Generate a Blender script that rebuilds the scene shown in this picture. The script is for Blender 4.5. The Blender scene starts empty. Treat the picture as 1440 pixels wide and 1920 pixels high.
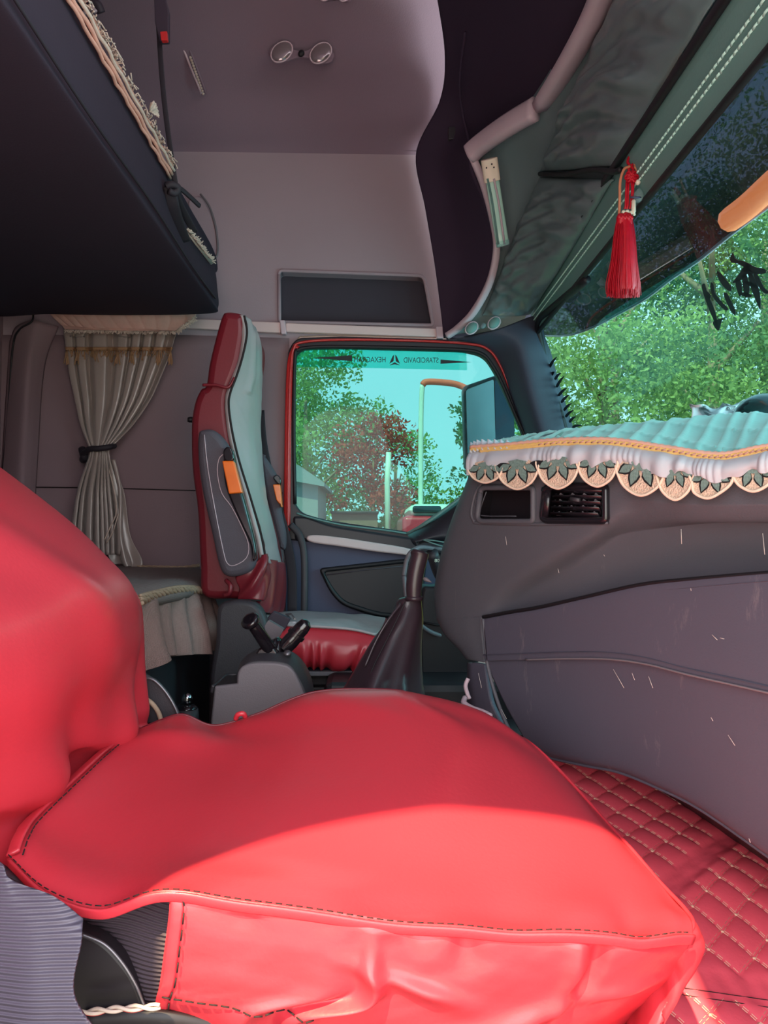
import bpy, bmesh, math, random
import numpy as np
from mathutils import Vector, Matrix

random.seed(7); rng = np.random.default_rng(7)
SC = bpy.context.scene
COL = SC.collection
Z0 = 0.80                       # camera height above the cab floor
FPX = 1400.0                    # focal length in pixels of the 1440x1920 frame
CAM = Vector((0, 0, Z0))

# ---------------------------------------------------------------- camera
cam_data = bpy.data.cameras.new('camera'); cam = bpy.data.objects.new('camera', cam_data); COL.objects.link(cam)
cam_data.sensor_fit = 'VERTICAL'; cam_data.sensor_height = 24.0; cam_data.lens = 24.0 * FPX / 1920
cam_data.clip_start = 0.02; cam_data.clip_end = 400
cam.location = CAM
cam.rotation_euler = (math.radians(90 + 1.64), 0, math.radians(-0.82))
SC.camera = cam
RM = cam.rotation_euler.to_matrix()

def P(px, py, d):
    """the point seen at pixel (px, py) that lies d metres across the cab"""
    r = RM @ Vector(((px - 720) / FPX, (960 - py) / FPX, -1.0))
    return CAM + r * (d / r.y)

# ---------------------------------------------------------------- world, sun, exposure
SC.view_settings.view_transform = 'Standard'; SC.view_settings.look = 'None'
SC.view_settings.gamma = 1.0; SC.view_settings.use_curve_mapping = False
SC.view_settings.exposure = 1.15
world = bpy.data.worlds.new('sky'); SC.world = world; world.use_nodes = True
wn = world.node_tree; wn.nodes.clear()
w_out = wn.nodes.new('ShaderNodeOutputWorld'); w_bg = wn.nodes.new('ShaderNodeBackground')
w_tc = wn.nodes.new('ShaderNodeTexCoord'); w_sep = wn.nodes.new('ShaderNodeSeparateXYZ')
w_ramp = wn.nodes.new('ShaderNodeValToRGB')
wn.links.new(w_tc.outputs['Generated'], w_sep.inputs[0]); wn.links.new(w_sep.outputs['Z'], w_ramp.inputs[0])
e = w_ramp.color_ramp.elements
e[0].position = 0.0; e[0].color = (0.95, 0.93, 0.90, 1); e[1].position = 0.8; e[1].color = (0.62, 0.76, 0.90, 1)
w_noise = wn.nodes.new('ShaderNodeTexNoise'); w_noise.inputs['Scale'].default_value = 2.2; w_noise.inputs['Detail'].default_value = 6
w_mr = wn.nodes.new('ShaderNodeMapRange'); w_mr.inputs['From Min'].default_value = 0.48; w_mr.inputs['From Max'].default_value = 0.7
w_mix = wn.nodes.new('ShaderNodeMix'); w_mix.data_type = 'RGBA'; w_mix.inputs[7].default_value = (1, 1, 1, 1)
wn.links.new(w_tc.outputs['Generated'], w_noise.inputs['Vector']); wn.links.new(w_noise.outputs['Fac'], w_mr.inputs['Value'])
wn.links.new(w_mr.outputs[0], w_mix.inputs[0]); wn.links.new(w_ramp.outputs[0], w_mix.inputs[6])
wn.links.new(w_mix.outputs[2], w_bg.inputs['Color']); w_bg.inputs['Strength'].default_value = 1.6
wn.links.new(w_bg.outputs[0], w_out.inputs[0])

SUN_DIR = Vector((0.42, 1.0, -1.45)).normalized()
sd = bpy.data.lights.new('sun', 'SUN'); sd.energy = 7.2; sd.angle = math.radians(0.9); sd.color = (1.0, 0.77, 0.42)
sun = bpy.data.objects.new('sun', sd); COL.objects.link(sun)
sun.rotation_euler = SUN_DIR.to_track_quat('-Z', 'Y').to_euler(); sun.location = (0, -3, 6)
# added fill lamp at the open passenger door, standing in for its daylight
dd = bpy.data.lights.new('door_fill', 'AREA'); dd.shape = 'RECTANGLE'; dd.size = 1.2; dd.size_y = 1.3; dd.energy = 5; dd.color = (1.0, 0.95, 0.95)
door_light = bpy.data.objects.new('door_fill', dd); COL.objects.link(door_light)
door_light.location = (0.12, 0.03, 0.95); door_light.rotation_euler = (math.radians(90), 0, 0)
# added fill lamp beyond the windshield, out of frame, to keep teal light inside
rd = bpy.data.lights.new('windshield_fill', 'AREA'); rd.shape = 'RECTANGLE'; rd.size = 1.5; rd.size_y = 1.0; rd.energy = 45; rd.color = (0.8, 1.0, 1.0)
ws_light = bpy.data.objects.new('windshield_fill', rd); COL.objects.link(ws_light)
ws_light.location = (1.7, 1.2, 1.05)
ws_light.rotation_euler = Vector((-1.0, 0.05, 0.22)).to_track_quat('-Z', 'Z').to_euler()

# ---------------------------------------------------------------- materials
def lin(c):
    return tuple(((v / 255) / 12.92 if v / 255 <= 0.04045 else ((v / 255 + 0.055) / 1.055) ** 2.4) for v in c) + (1,)
MATS = {}
def mat(name, rgb, rough=0.6, metal=0.0, var=0.12, vscale=6.0, bump=None, bscale=200.0, bstr=0.15, coat=0.0, sheen=0.0, spec=0.5, alpha=1.0, rgb2=None):
    m = bpy.data.materials.new(name); m.use_nodes = True; nt = m.node_tree; b = nt.nodes['Principled BSDF']
    tc = nt.nodes.new('ShaderNodeTexCoord'); n = nt.nodes.new('ShaderNodeTexNoise')
    n.inputs['Scale'].default_value = vscale; n.inputs['Detail'].default_value = 5
    nt.links.new(tc.outputs['Object'], n.inputs['Vector'])
    mx = nt.nodes.new('ShaderNodeMix'); mx.data_type = 'RGBA'
    c = lin(rgb); mx.inputs[6].default_value = tuple(v * (1 - var) for v in c[:3]) + (1,)
    mx.inputs[7].default_value = lin(rgb2) if rgb2 else tuple(min(1, v * (1 + var)) for v in c[:3]) + (1,)
    nt.links.new(n.outputs['Fac'], mx.inputs[0]); nt.links.new(mx.outputs[2], b.inputs['Base Color'])
    b.inputs['Roughness'].default_value = rough; b.inputs['Metallic'].default_value = metal
    b.inputs['Coat Weight'].default_value = coat; b.inputs['Coat Roughness'].default_value = 0.2
    b.inputs['Sheen Weight'].default_value = sheen; b.inputs['Specular IOR Level'].default_value = spec
    b.inputs['Alpha'].default_value = alpha
    if bump:
        if bump == 'noise':
            t = nt.nodes.new('ShaderNodeTexNoise'); t.inputs['Scale'].default_value = bscale; t.inputs['Detail'].default_value = 3; o = t.outputs['Fac']
        elif bump == 'voronoi':
            t = nt.nodes.new('ShaderNodeTexVoronoi'); t.inputs['Scale'].default_value = bscale; o = t.outputs['Distance']
        elif bump == 'wave':
            t = nt.nodes.new('ShaderNodeTexWave'); t.inputs['Scale'].default_value = bscale; t.bands_direction = 'Z'; o = t.outputs['Fac']
        elif bump == 'weave':
            t1 = nt.nodes.new('ShaderNodeTexWave'); t1.inputs['Scale'].default_value = bscale; t1.bands_direction = 'Z'
            t = nt.nodes.new('ShaderNodeTexWave'); t.inputs['Scale'].default_value = bscale; t.bands_direction = 'X'
            nt.links.new(tc.outputs['Object'], t1.inputs['Vector'])
            mm = nt.nodes.new('ShaderNodeMath'); mm.operation = 'MULTIPLY'
            nt.links.new(t1.outputs['Fac'], mm.inputs[0]); nt.links.new(t.outputs['Fac'], mm.inputs[1]); o = mm.outputs[0]
        nt.links.new(tc.outputs['Object'], t.inputs['Vector'])
        bp = nt.nodes.new('ShaderNodeBump'); bp.inputs['Strength'].default_value = bstr; bp.inputs['Distance'].default_value = 0.002
        nt.links.new(o, bp.inputs['Height']); nt.links.new(bp.outputs[0], b.inputs['Normal'])
    MATS[name] = m
    return m

def glass(name, tint, refl=0.06, rough=0.02, film=None):
    """clear or tinted sheet: what lies behind shows through the tint, the surface reflects by Fresnel"""
    m = bpy.data.materials.new(name); m.use_nodes = True; nt = m.node_tree; nt.nodes.clear()
    out = nt.nodes.new('ShaderNodeOutputMaterial'); tr = nt.nodes.new('ShaderNodeBsdfTransparent'); gl = nt.nodes.new('ShaderNodeBsdfGlossy')
    mx = nt.nodes.new('ShaderNodeMixShader'); fr = nt.nodes.new('ShaderNodeFresnel'); fr.inputs['IOR'].default_value = 1.28
    tr.inputs[0].default_value = tuple(tint) + (1,); gl.inputs['Roughness'].default_value = rough; gl.inputs[0].default_value = (0.9, 0.9, 0.9, 1)
    geo = nt.nodes.new('ShaderNodeNewGeometry'); sb_ = nt.nodes.new('ShaderNodeMath'); sb_.operation = 'SUBTRACT'; sb_.inputs[0].default_value = 1.0
    mu = nt.nodes.new('ShaderNodeMath'); mu.operation = 'MULTIPLY'; nt.links.new(geo.outputs['Backfacing'], sb_.inputs[1])
    nt.links.new(fr.outputs[0], mu.inputs[0]); nt.links.new(sb_.outputs[0], mu.inputs[1]); nt.links.new(mu.outputs[0], mx.inputs[0]); nt.links.new(tr.outputs[0], mx.inputs[1]); nt.links.new(gl.outputs[0], mx.inputs[2])
    last = mx.outputs[0]
    if film:                                     # noise-varied diffuse film that adds haze
        df = nt.nodes.new('ShaderNodeBsdfDiffuse'); df.inputs[0].default_value = tuple(film[0]) + (1,)
        n = nt.nodes.new('ShaderNodeTexNoise'); n.inputs['Scale'].default_value = film[2]; n.inputs['Detail'].default_value = 6
        tc = nt.nodes.new('ShaderNodeTexCoord'); nt.links.new(tc.outputs['Object'], n.inputs['Vector'])
        mr = nt.nodes.new('ShaderNodeMapRange'); mr.inputs['From Min'].default_value = 0.4; mr.inputs['From Max'].default_value = 0.8
        mr.inputs['To Min'].default_value = film[1] * 0.4; mr.inputs['To Max'].default_value = film[1]
        nt.links.new(n.outputs['Fac'], mr.inputs['Value'])
        m2 = nt.nodes.new('ShaderNodeMixShader'); nt.links.new(mr.outputs[0], m2.inputs[0]); nt.links.new(last, m2.inputs[1]); nt.links.new(df.outputs[0], m2.inputs[2])
        last = m2.outputs[0]
    nt.links.new(last, out.inputs[0]); MATS[name] = m
    return m

M = MATS
mat('wall_cloth', (166, 146, 155), 0.85, var=0.10, vscale=2.5, bump='noise', bscale=260, bstr=0.2, spec=0.2)
mat('roof_cloth', (134, 112, 126), 0.8, var=0.12, vscale=2, bump='noise', bscale=260, bstr=0.2, spec=0.25)
mat('rear_cloth', (142, 118, 124), 0.85, var=0.14, vscale=3, bump='noise', bscale=240, bstr=0.2, spec=0.2)
mat('dark_cabinet', (62, 48, 66), 0.8, var=0.15, vscale=3, bump='noise', bscale=150, bstr=0.15, spec=0.2)
mat('bunk_cloth', (54, 45, 56), 0.85, var=0.12, vscale=3, bump='noise', bscale=300, bstr=0.2, spec=0.15)
mat('pocket_lining', (60, 54, 66), 0.8)
mat('trim_pink', (222, 192, 192), 0.5, var=0.05, vscale=4, spec=0.4)
mat('lip_grey', (205, 180, 190), 0.42, var=0.08, vscale=8, spec=0.5)
mat('header_grey', (112, 126, 130), 0.7, var=0.08, vscale=5, bump='noise', bscale=200, bstr=0.2)
mat('leather_black', (108, 124, 126), 0.3, var=0.15, vscale=8, bump='noise', bscale=60, bstr=0.25, coat=0.15)
mat('header_strip', (104, 140, 136), 0.55, var=0.06, vscale=10, bump='noise', bscale=200, bstr=0.15)
mat('thread_white', (200, 240, 226), 0.7, var=0.05)
mat('thread_black', (30, 16, 18), 0.8, var=0.05)
mat('thread_tan', (232, 182, 160), 0.7, var=0.15, vscale=60)
mat('rubber_black', (22, 18, 24), 0.55, var=0.1)
mat('pillar_navy', (60, 62, 78), 0.6, var=0.1, vscale=5, bump='noise', bscale=200, bstr=0.15)
mat('door_navy', (72, 74, 100), 0.6, var=0.08, vscale=5, bump='noise', bscale=220, bstr=0.15)
mat('door_black', (38, 34, 42), 0.45, var=0.1)
mat('cab_red', (196, 40, 40), 0.35, var=0.06, coat=0.3)
mat('dash_grey', (88, 86, 94), 0.55, var=0.10, vscale=5, bump='noise', bscale=420, bstr=0.25, spec=0.45)
mat('dash_lower', (82, 78, 92), 0.6, var=0.12, vscale=3, bump='noise', bscale=350, bstr=0.2, spec=0.4)
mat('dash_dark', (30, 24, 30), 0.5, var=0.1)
mat('vent_black', (30, 26, 32), 0.25, var=0.05, coat=0.3)
mat('teal_quilt', (120, 196, 186), 0.5, var=0.08, vscale=12, bump='noise', bscale=120, bstr=0.2, sheen=0.3)
mat('ruffle_white', (205, 198, 205), 0.55, var=0.06, vscale=20, rgb2=(186, 200, 212), sheen=0.1, bump='noise', bscale=90, bstr=0.2)
mat('lace_cream', (232, 200, 178), 0.8, var=0.3, vscale=320, bump='voronoi', bscale=420, bstr=0.8)
mat('lace_rim', (244, 218, 196), 0.75, var=0.1, vscale=200)
mat('lace_leaf', (84, 112, 108), 0.7, var=0.35, vscale=260, rgb2=(150, 178, 170), bump='noise', bscale=300, bstr=0.5)
mat('lace_gap', (24, 22, 28), 0.8, var=0.05)
mat('braid_gold', (236, 196, 120), 0.55, var=0.15, vscale=60)
mat('braid_pink', (228, 178, 160), 0.65, var=0.15, vscale=60)
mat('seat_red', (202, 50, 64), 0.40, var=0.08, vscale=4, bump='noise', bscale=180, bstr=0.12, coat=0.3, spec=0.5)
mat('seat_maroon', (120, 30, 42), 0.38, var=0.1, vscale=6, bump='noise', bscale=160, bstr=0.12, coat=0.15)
mat('seat_sheen', (176, 164, 166), 0.36, var=0.08, vscale=7, bump='noise', bscale=120, bstr=0.12, coat=0.15)  # windshield reflection on dark red leather, put in as a grey base colour
mat('mat_red', (226, 80, 98), 0.5, var=0.10, vscale=16, bump='noise', bscale=150, bstr=0.2, coat=0.05)
mat('armrest_grey', (82, 74, 84), 0.7, var=0.1, vscale=30, bump='noise', bscale=500, bstr=0.3)
mat('reflector_orange', (255, 112, 30), 0.25, var=0.15, vscale=30, coat=0.5)
mat('curtain_satin', (158, 142, 136), 0.3, var=0.08, vscale=12, metal=0.0, coat=0.6, bump='noise', bscale=140, bstr=0.12, sheen=0.2)
mat('fringe_gold', (190, 160, 108), 0.7, var=0.35, vscale=90, rgb2=(170, 116, 96))
mat('valance_pink', (206, 172, 160), 0.75, var=0.25, vscale=35, rgb2=(214, 160, 150), bump='noise', bscale=150, bstr=0.4)
mat('lace_white', (198, 176, 164), 0.8, var=0.2, vscale=120)
mat('cover_pink', (206, 152, 136), 0.75, var=0.25, vscale=40)
mat('bedspread', (138, 122, 120), 0.8, var=0.12, vscale=60, bump='weave', bscale=160, bstr=0.5)
mat('skirt_linen', (158, 126, 120), 0.85, var=0.14, vscale=90, bump='weave', bscale=170, bstr=0.5)
mat('rope_tan', (170, 144, 122), 0.7, var=0.35, vscale=60)
mat('plastic_grey', (112, 104, 110), 0.5, var=0.06, vscale=6, bump='noise', bscale=380, bstr=0.2)
mat('plastic_dark', (58, 54, 60), 0.5, var=0.1, bump='noise', bscale=380, bstr=0.2)
mat('plastic_gloss', (28, 22, 28), 0.15, var=0.05, coat=0.5)
mat('boot_leather', (58, 42, 50), 0.33, var=0.15, vscale=10, bump='noise', bscale=150, bstr=0.15, coat=0.2)
mat('chrome', (220, 220, 225), 0.15, metal=1.0, var=0.05)
mat('steel', (120, 116, 122), 0.35, metal=0.7, var=0.15)
mat('webbing', (92, 84, 100), 0.45, var=0.08, vscale=20, bump='wave', bscale=70, bstr=0.9, coat=0.05)
mat('seat_mesh', (72, 60, 70), 0.7, var=0.1, bump='wave', bscale=75, bstr=0.9)
mat('strap_black', (34, 26, 36), 0.7, var=0.1)
mat('strap_dark', (56, 44, 58), 0.6, var=0.1)
mat('tassel_red', (196, 6, 34), 0.45, var=0.35, vscale=60, sheen=0.0)
mat('cord_tan', (206, 130, 96), 0.6, var=0.1)
mat('bead_white', (230, 220, 200), 0.3, var=0.1)
mat('lamp_clear', (200, 205, 200), 0.2, var=0.05, coat=0.5)
mat('lamp_bar', (190, 230, 215), 0.25, var=0.05, coat=0.4)
mat('cream_plastic', (246, 226, 205), 0.5, var=0.04)
mat('lens', (160, 145, 150), 0.15, metal=0.6, var=0.1)
mat('rope_red', (210, 60, 60), 0.7, var=0.1)
mat('leaf', (128, 168, 108), 0.6, var=0.3, vscale=1.2, rgb2=(190, 212, 134), spec=0.3)
mat('leaf_dark', (96, 134, 104), 0.6, var=0.35, vscale=1.2, rgb2=(140, 174, 118), spec=0.3)
mat('leaf_yellow', (186, 184, 84), 0.6, var=0.3, vscale=1.5, rgb2=(120, 160, 50), spec=0.3)
mat('leaf_reflection', (245, 60, 60), 0.6, var=0.3, vscale=2, rgb2=(220, 110, 90), spec=0.3)  # leaf colour of the red reflection stand-in
mat('bark', (150, 130, 110), 0.9, var=0.25, vscale=8, bump='noise', bscale=20, bstr=0.5)
mat('ground', (120, 122, 96), 0.95, var=0.3, vscale=1.0, bump='noise', bscale=8, bstr=0.4)
mat('post_orange', (255, 90, 60), 0.5, var=0.1)
mat('post_white', (220, 220, 210), 0.5, var=0.1)
mat('wall_brown', (150, 110, 95), 0.8, var=0.2, vscale=3)
mat('roof_tile', (150, 140, 150), 0.7, var=0.15, vscale=3)
mat('car_red', (215, 40, 60), 0.3, var=0.05, coat=0.5)
mat('car_glass', (30, 34, 44), 0.1, var=0.05, coat=0.5)
mat('mirror_face', (238, 222, 238), 0.35, metal=0.2, var=0.05)  # reflected surroundings put in as a pale base colour
mat('paper', (222, 206, 208), 0.7, var=0.15, vscale=20)
mat('sticker_black', (18, 28, 34), 0.5, var=0.05)
mat('visor_orange', (255, 96, 60), 0.4, var=0.1, rgb2=(255, 160, 120))
mat('scratch', (225, 212, 205), 0.8, var=0.1)
mat('scuff', (160, 142, 140), 0.9, var=0.2, vscale=60)
glass('windshield_glass', (0.41, 0.61, 0.63), film=((0.35, 0.55, 0.55), 0.012, 9.0))
glass('door_glass', (0.27, 0.51, 0.51), film=((0.55, 0.70, 0.68), 0.05, 5.0))
glass('sticker_band', (0.40, 0.90, 0.84), film=((0.08, 0.35, 0.32), 0.15, 8.0))
glass('visor_acrylic', (0.28, 0.23, 0.28), film=((0.30, 0.26, 0.30), 0.16, 4.0))
glass('clear_plastic', (0.75, 0.90, 0.88), film=((0.8, 0.9, 0.95), 0.25, 30))
# wear on the lower dash: scratches with a shape of their own
def add_scuffs(m, scale, amount):
    nt = m.node_tree; b = nt.nodes['Principled BSDF']; src = b.inputs['Base Color'].links[0].from_socket
    tc = nt.nodes.new('ShaderNodeTexCoord'); mp = nt.nodes.new('ShaderNodeMapping'); mp.inputs['Scale'].default_value = (scale, scale, scale * 0.25)
    mp.inputs['Rotation'].default_value = (0.3, 0.5, 0.2)
    n = nt.nodes.new('ShaderNodeTexNoise'); n.inputs['Scale'].default_value = 3; n.inputs['Detail'].default_value = 9; n.inputs['Roughness'].default_value = 0.75
    mr = nt.nodes.new('ShaderNodeMapRange'); mr.inputs['From Min'].default_value = 0.60; mr.inputs['From Max'].default_value = 0.78; mr.inputs['To Max'].default_value = amount
    mx = nt.nodes.new('ShaderNodeMix'); mx.data_type = 'RGBA'; mx.inputs[7].default_value = lin((176, 156, 156))
    nt.links.new(tc.outputs['Object'], mp.inputs[0]); nt.links.new(mp.outputs[0], n.inputs['Vector']); nt.links.new(n.outputs['Fac'], mr.inputs['Value'])
    nt.links.new(mr.outputs[0], mx.inputs[0]); nt.links.new(src, mx.inputs[6]); nt.links.new(mx.outputs[2], b.inputs['Base Color'])
add_scuffs(M['dash_lower'], 5, 0.5); add_scuffs(M['dash_grey'], 6, 0.25)
b = M['visor_orange'].node_tree.nodes['Principled BSDF']; b.inputs['Emission Color'].default_value = (1.0, 0.13, 0.04, 1); b.inputs['Emission Strength'].default_value = 1.3   # orange emission on the marker lamp
# translucent leaves
for k in ('leaf', 'leaf_dark', 'leaf_yellow', 'leaf_reflection'):
    nt = M[k].node_tree; b = nt.nodes['Principled BSDF']; out = nt.nodes['Material Output']
    tl = nt.nodes.new('ShaderNodeBsdfTranslucent'); ms = nt.nodes.new('ShaderNodeMixShader'); ms.inputs[0].default_value = 0.4
    nt.links.new(b.inputs['Base Color'].links[0].from_socket, tl.inputs[0])
    nt.links.new(b.outputs[0], ms.inputs[1]); nt.links.new(tl.outputs[0], ms.inputs[2]); nt.links.new(ms.outputs[0], out.inputs[0])

# ---------------------------------------------------------------- building helpers
WO = {}
def wo(parent): return WO[parent.name] if parent is not None else Vector((0, 0, 0))
def thing(name, label, cat, loc, group=None):
    o = bpy.data.objects.new(name, None); COL.objects.link(o); o.location = loc; WO[o.name] = Vector(loc); o.empty_display_size = 0.05
    o['label'] = label; o['category'] = cat
    if group: o['group'] = group
    return o
def tag(o, label, cat, group=None, kind=None):
    o['label'] = label; o['category'] = cat
    if group: o['group'] = group
    if kind: o['kind'] = kind
    return o
def struct(o): o['kind'] = 'structure'; return o
def build(name, verts, faces, m, parent=None, smooth=True, bevel=0, solid=0, sub=0, seg=2):
    V = verts if isinstance(verts, np.ndarray) else np.array([tuple(v) for v in verts], dtype=float)
    lo, hi = V.min(0), V.max(0)
    org = Vector(((lo[0] + hi[0]) / 2, (lo[1] + hi[1]) / 2, lo[2]))
    me = bpy.data.meshes.new(name); me.from_pydata((V - np.array(org)).tolist(), [], faces if isinstance(faces, list) else list(faces)); me.update()
    if smooth: me.shade_smooth()
    ms = m if isinstance(m, (list, tuple)) else [m]
    for k in ms: me.materials.append(M[k])
    o = bpy.data.objects.new(name, me); COL.objects.link(o); WO[o.name] = org
    if parent is not None: o.parent = parent
    o.location = org - wo(parent)
    if solid:
        s = o.modifiers.new('solid', 'SOLIDIFY'); s.thickness = abs(solid); s.offset = -1 if solid > 0 else 1
    if bevel:
        b = o.modifiers.new('bevel', 'BEVEL'); b.width = bevel; b.segments = seg; b.limit_method = 'ANGLE'; b.angle_limit = math.radians(35)
        if smooth:
            w = o.modifiers.new('wn', 'WEIGHTED_NORMAL'); w.keep_sharp = True
    if sub:
        s = o.modifiers.new('sub', 'SUBSURF'); s.levels = sub; s.render_levels = sub
    return o
def cr(p, n):
    """Catmull-Rom through control points p (k, dim) at n samples"""
    p = np.asarray(p, float); k = len(p); pe = np.vstack([2 * p[0] - p[1], p, 2 * p[-1] - p[-2]])
    t = np.linspace(0, k - 1, n); i = np.minimum(t.astype(int), k - 2); f = (t - i)[:, None]
    a, b, c, d = pe[i], pe[i + 1], pe[i + 2], pe[i + 3]
    return 0.5 * (2 * b + (c - a) * f + (2 * a - 5 * b + 4 * c - d) * f ** 2 + (3 * b - a - 3 * c + d) * f ** 3)
def net(rows, nu, nv):
    R = [cr(r, nu) for r in rows]                       # every row resampled to nu
    A = np.stack(R)                                     # (rows, nu, 3)
    return np.stack([cr(A[:, j], nv) for j in range(nu)], axis=1)   # (nv, nu, 3)
def W(rows): return [[tuple(P(*q)) for q in r] for r in rows]
def normals(G):
    du = np.gradient(G, axis=1); dv = np.gradient(G, axis=0); n = np.cross(du, dv)
    return n / (np.linalg.norm(n, axis=2, keepdims=True) + 1e-9)
def gridfaces(nv, nu, keep=None, base=0):
    f = []
    for j in range(nv - 1):
        for i in range(nu - 1):
            if keep is not None and not keep[j, i]: continue
            a = base + j * nu + i; f.append((a, a + 1, a + nu + 1, a + nu))
    return f
def sheet(name, rows, m, parent=None, nu=60, nv=60, disp=None, solid=0.0, world=False, keep=None, toward=True):
    """surface through a net of points; disp(u, v) lifts it along its normal (towards the camera side)"""
    G = net(rows if world else W(rows), nu, nv)
    N = normals(G)
    to = np.array(CAM) - G
    s = np.sign((N * to).sum(axis=2).mean()); N = N * (s if toward else 1)
    if disp is not None:
        v, u = np.meshgrid(np.linspace(0, 1, nv), np.linspace(0, 1, nu), indexing='ij')
        G = G + N * disp(u, v)[..., None]
    k = keep(G) if keep else None
    f = gridfaces(nv, nu, k)
    if s > 0: f = [tuple(reversed(q)) for q in f] if False else f
    o = build(name, G.reshape(-1, 3), f, m, parent, solid=0)
    if solid:
        q = o.modifiers.new('solid', 'SOLIDIFY'); q.thickness = solid; q.offset = -1 if s > 0 else 1
    return o, G, N
def ring(c, ax, r, n=10, r2=None):
    ax = Vector(ax).normalized(); u = ax.orthogonal().normalized(); v = ax.cross(u); r2 = r if r2 is None else r2
    return [Vector(c) + u * (r * math.cos(2 * math.pi * k / n)) + v * (r2 * math.sin(2 * math.pi * k / n)) for k in range(n)]
def tube_geo(pts, r, n=8, smooth_n=None, cap=True):
    p = [Vector(q) for q in (cr([tuple(x) for x in pts], smooth_n) if smooth_n else pts)]
    L = len(p); rr = r if hasattr(r, '__len__') else [r] * L
    if len(rr) != L: rr = np.interp(np.linspace(0, 1, L), np.linspace(0, 1, len(rr)), rr)
    V, F = [], []; u = None
    for i in range(L):
        t = (p[min(i + 1, L - 1)] - p[max(i - 1, 0)])
        t = t.normalized() if t.length > 1e-9 else Vector((0, 0, 1))
        if u is None: u = t.orthogonal().normalized()
        u = (u - t * u.dot(t)); u = u.normalized() if u.length > 1e-6 else t.orthogonal().normalized()
        v = t.cross(u)
        for k in range(n): a = 2 * math.pi * k / n; V.append(p[i] + (u * math.cos(a) + v * math.sin(a)) * float(rr[i]))
    for i in range(L - 1):
        for k in range(n): a = i * n + k; b = i * n + (k + 1) % n; F.append((a, b, b + n, a + n))
    if cap: F.append(tuple(range(n - 1, -1, -1))); F.append(tuple(range((L - 1) * n, L * n)))
    return V, F
def join(geos):
    V, F = [], []
    for v, f in geos:
        b = len(V); V += list(v); F += [tuple(i + b for i in q) for q in f]
    return V, F
def tube(name, pts, r, m, parent=None, n=10, sn=None, world=False):
    q = pts if world else [P(*x) for x in pts]
    V, F = tube_geo(q, r, n, sn); return build(name, V, F, m, parent)
def stitches(name, path, m, parent=None, dash=0.007, gap=0.004, r=0.0009, lift=0.0012):
    p = [Vector(q) for q in path]; geos = []; acc = 0.0; step = dash + gap
    seg = [(p[i + 1] - p[i]).length for i in range(len(p) - 1)]; cum = np.concatenate([[0], np.cumsum(seg)])
    A = np.array([tuple(q) for q in p])
    at = lambda s: Vector([float(np.interp(s, cum, A[:, k])) for k in range(3)])
    s = 0.0
    while s + dash < cum[-1]:
        a, b = at(s), at(s + dash)
        for_cam = (CAM - a).normalized() * lift
        geos.append(tube_geo([a + for_cam, (a + b) / 2 + for_cam * 1.5, b + for_cam], r, 5)); s += step
    V, F = join(geos); o = build(name, V, F, m, parent); o['kind'] = 'stuff' if parent is None else 'thing'
    return o
def rounded(pts, r, n=5):
    """round the corners of a 2-D polygon; r one value or one per corner"""
    out = []; L = len(pts)
    for i in range(L):
        p0, p1, p2 = Vector(pts[i - 1][:2]), Vector(pts[i][:2]), Vector(pts[(i + 1) % L][:2])
        ri = r[i] if hasattr(r, '__len__') else r
        a = (p0 - p1); b = (p2 - p1); d = min(ri, a.length * 0.48, b.length * 0.48)
        if d < 1e-6: out.append(tuple(p1)); continue
        A = p1 + a.normalized() * d; B = p1 + b.normalized() * d
        for k in range(n + 1):
            t = k / n; out.append(tuple(A * (1 - t) ** 2 + p1 * 2 * t * (1 - t) + B * t ** 2))
    return out
def smoothloop(pts, n=60):
    p = np.array(pts, float); k = len(p); t = np.linspace(0, k, n, endpoint=False); i = t.astype(int); f = (t - i)[:, None]
    a, b, c, d = p[(i - 1) % k], p[i % k], p[(i + 1) % k], p[(i + 2) % k]
    return [tuple(q) for q in 0.5 * (2 * b + (c - a) * f + (2 * a - 5 * b + 4 * c - d) * f ** 2 + (3 * b - a - 3 * c + d) * f ** 3)]
def plate_geo(loops, thick, bevel=0.0, res=2):
    """filled 2-D loops (x, z) with holes, extruded; returns a mesh lying in XY"""
    cu = bpy.data.curves.new('tmp', 'CURVE'); cu.dimensions = '2D'; cu.fill_mode = 'BOTH'
    cu.extrude = max(thick / 2 - bevel, 0.0001); cu.bevel_depth = bevel; cu.bevel_resolution = res
    if bevel: cu.offset = -bevel
    for lp in loops:
        s = cu.splines.new('POLY'); s.points.add(len(lp) - 1); s.use_cyclic_u = True
        for i, q in enumerate(lp): s.points[i].co = (q[0], q[1], 0, 1)
    o = bpy.data.objects.new('tmp', cu); me = bpy.data.meshes.new_from_object(o)
    V = [v.co.copy() for v in me.vertices]; F = [tuple(p.vertices) for p in me.polygons]
    bpy.data.objects.remove(o); bpy.data.curves.remove(cu); bpy.data.meshes.remove(me)
    return V, F
def plate(name, loops, d, thick, m, parent=None, bevel=0.0, px=True, smooth=False, frame=None):
    """an upright plate whose front face stands d metres across the cab. loops in pixels of the photo at that depth or in world x, z"""
    L = []
    for lp in loops:
        L.append([(P(q[0], q[1], d).x, P(q[0], q[1], d).z) if px else (q[0], q[1]) for q in lp])
    V, F = plate_geo(L, thick, bevel)
    Vw = [Vector((v.x, d + thick / 2 - v.z, v.y)) for v in V]
    o = build(name, Vw, F, m, parent, smooth=smooth)
    if smooth:
        es = o.modifiers.new('es', 'EDGE_SPLIT'); es.split_angle = math.radians(40)
    return o
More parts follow.
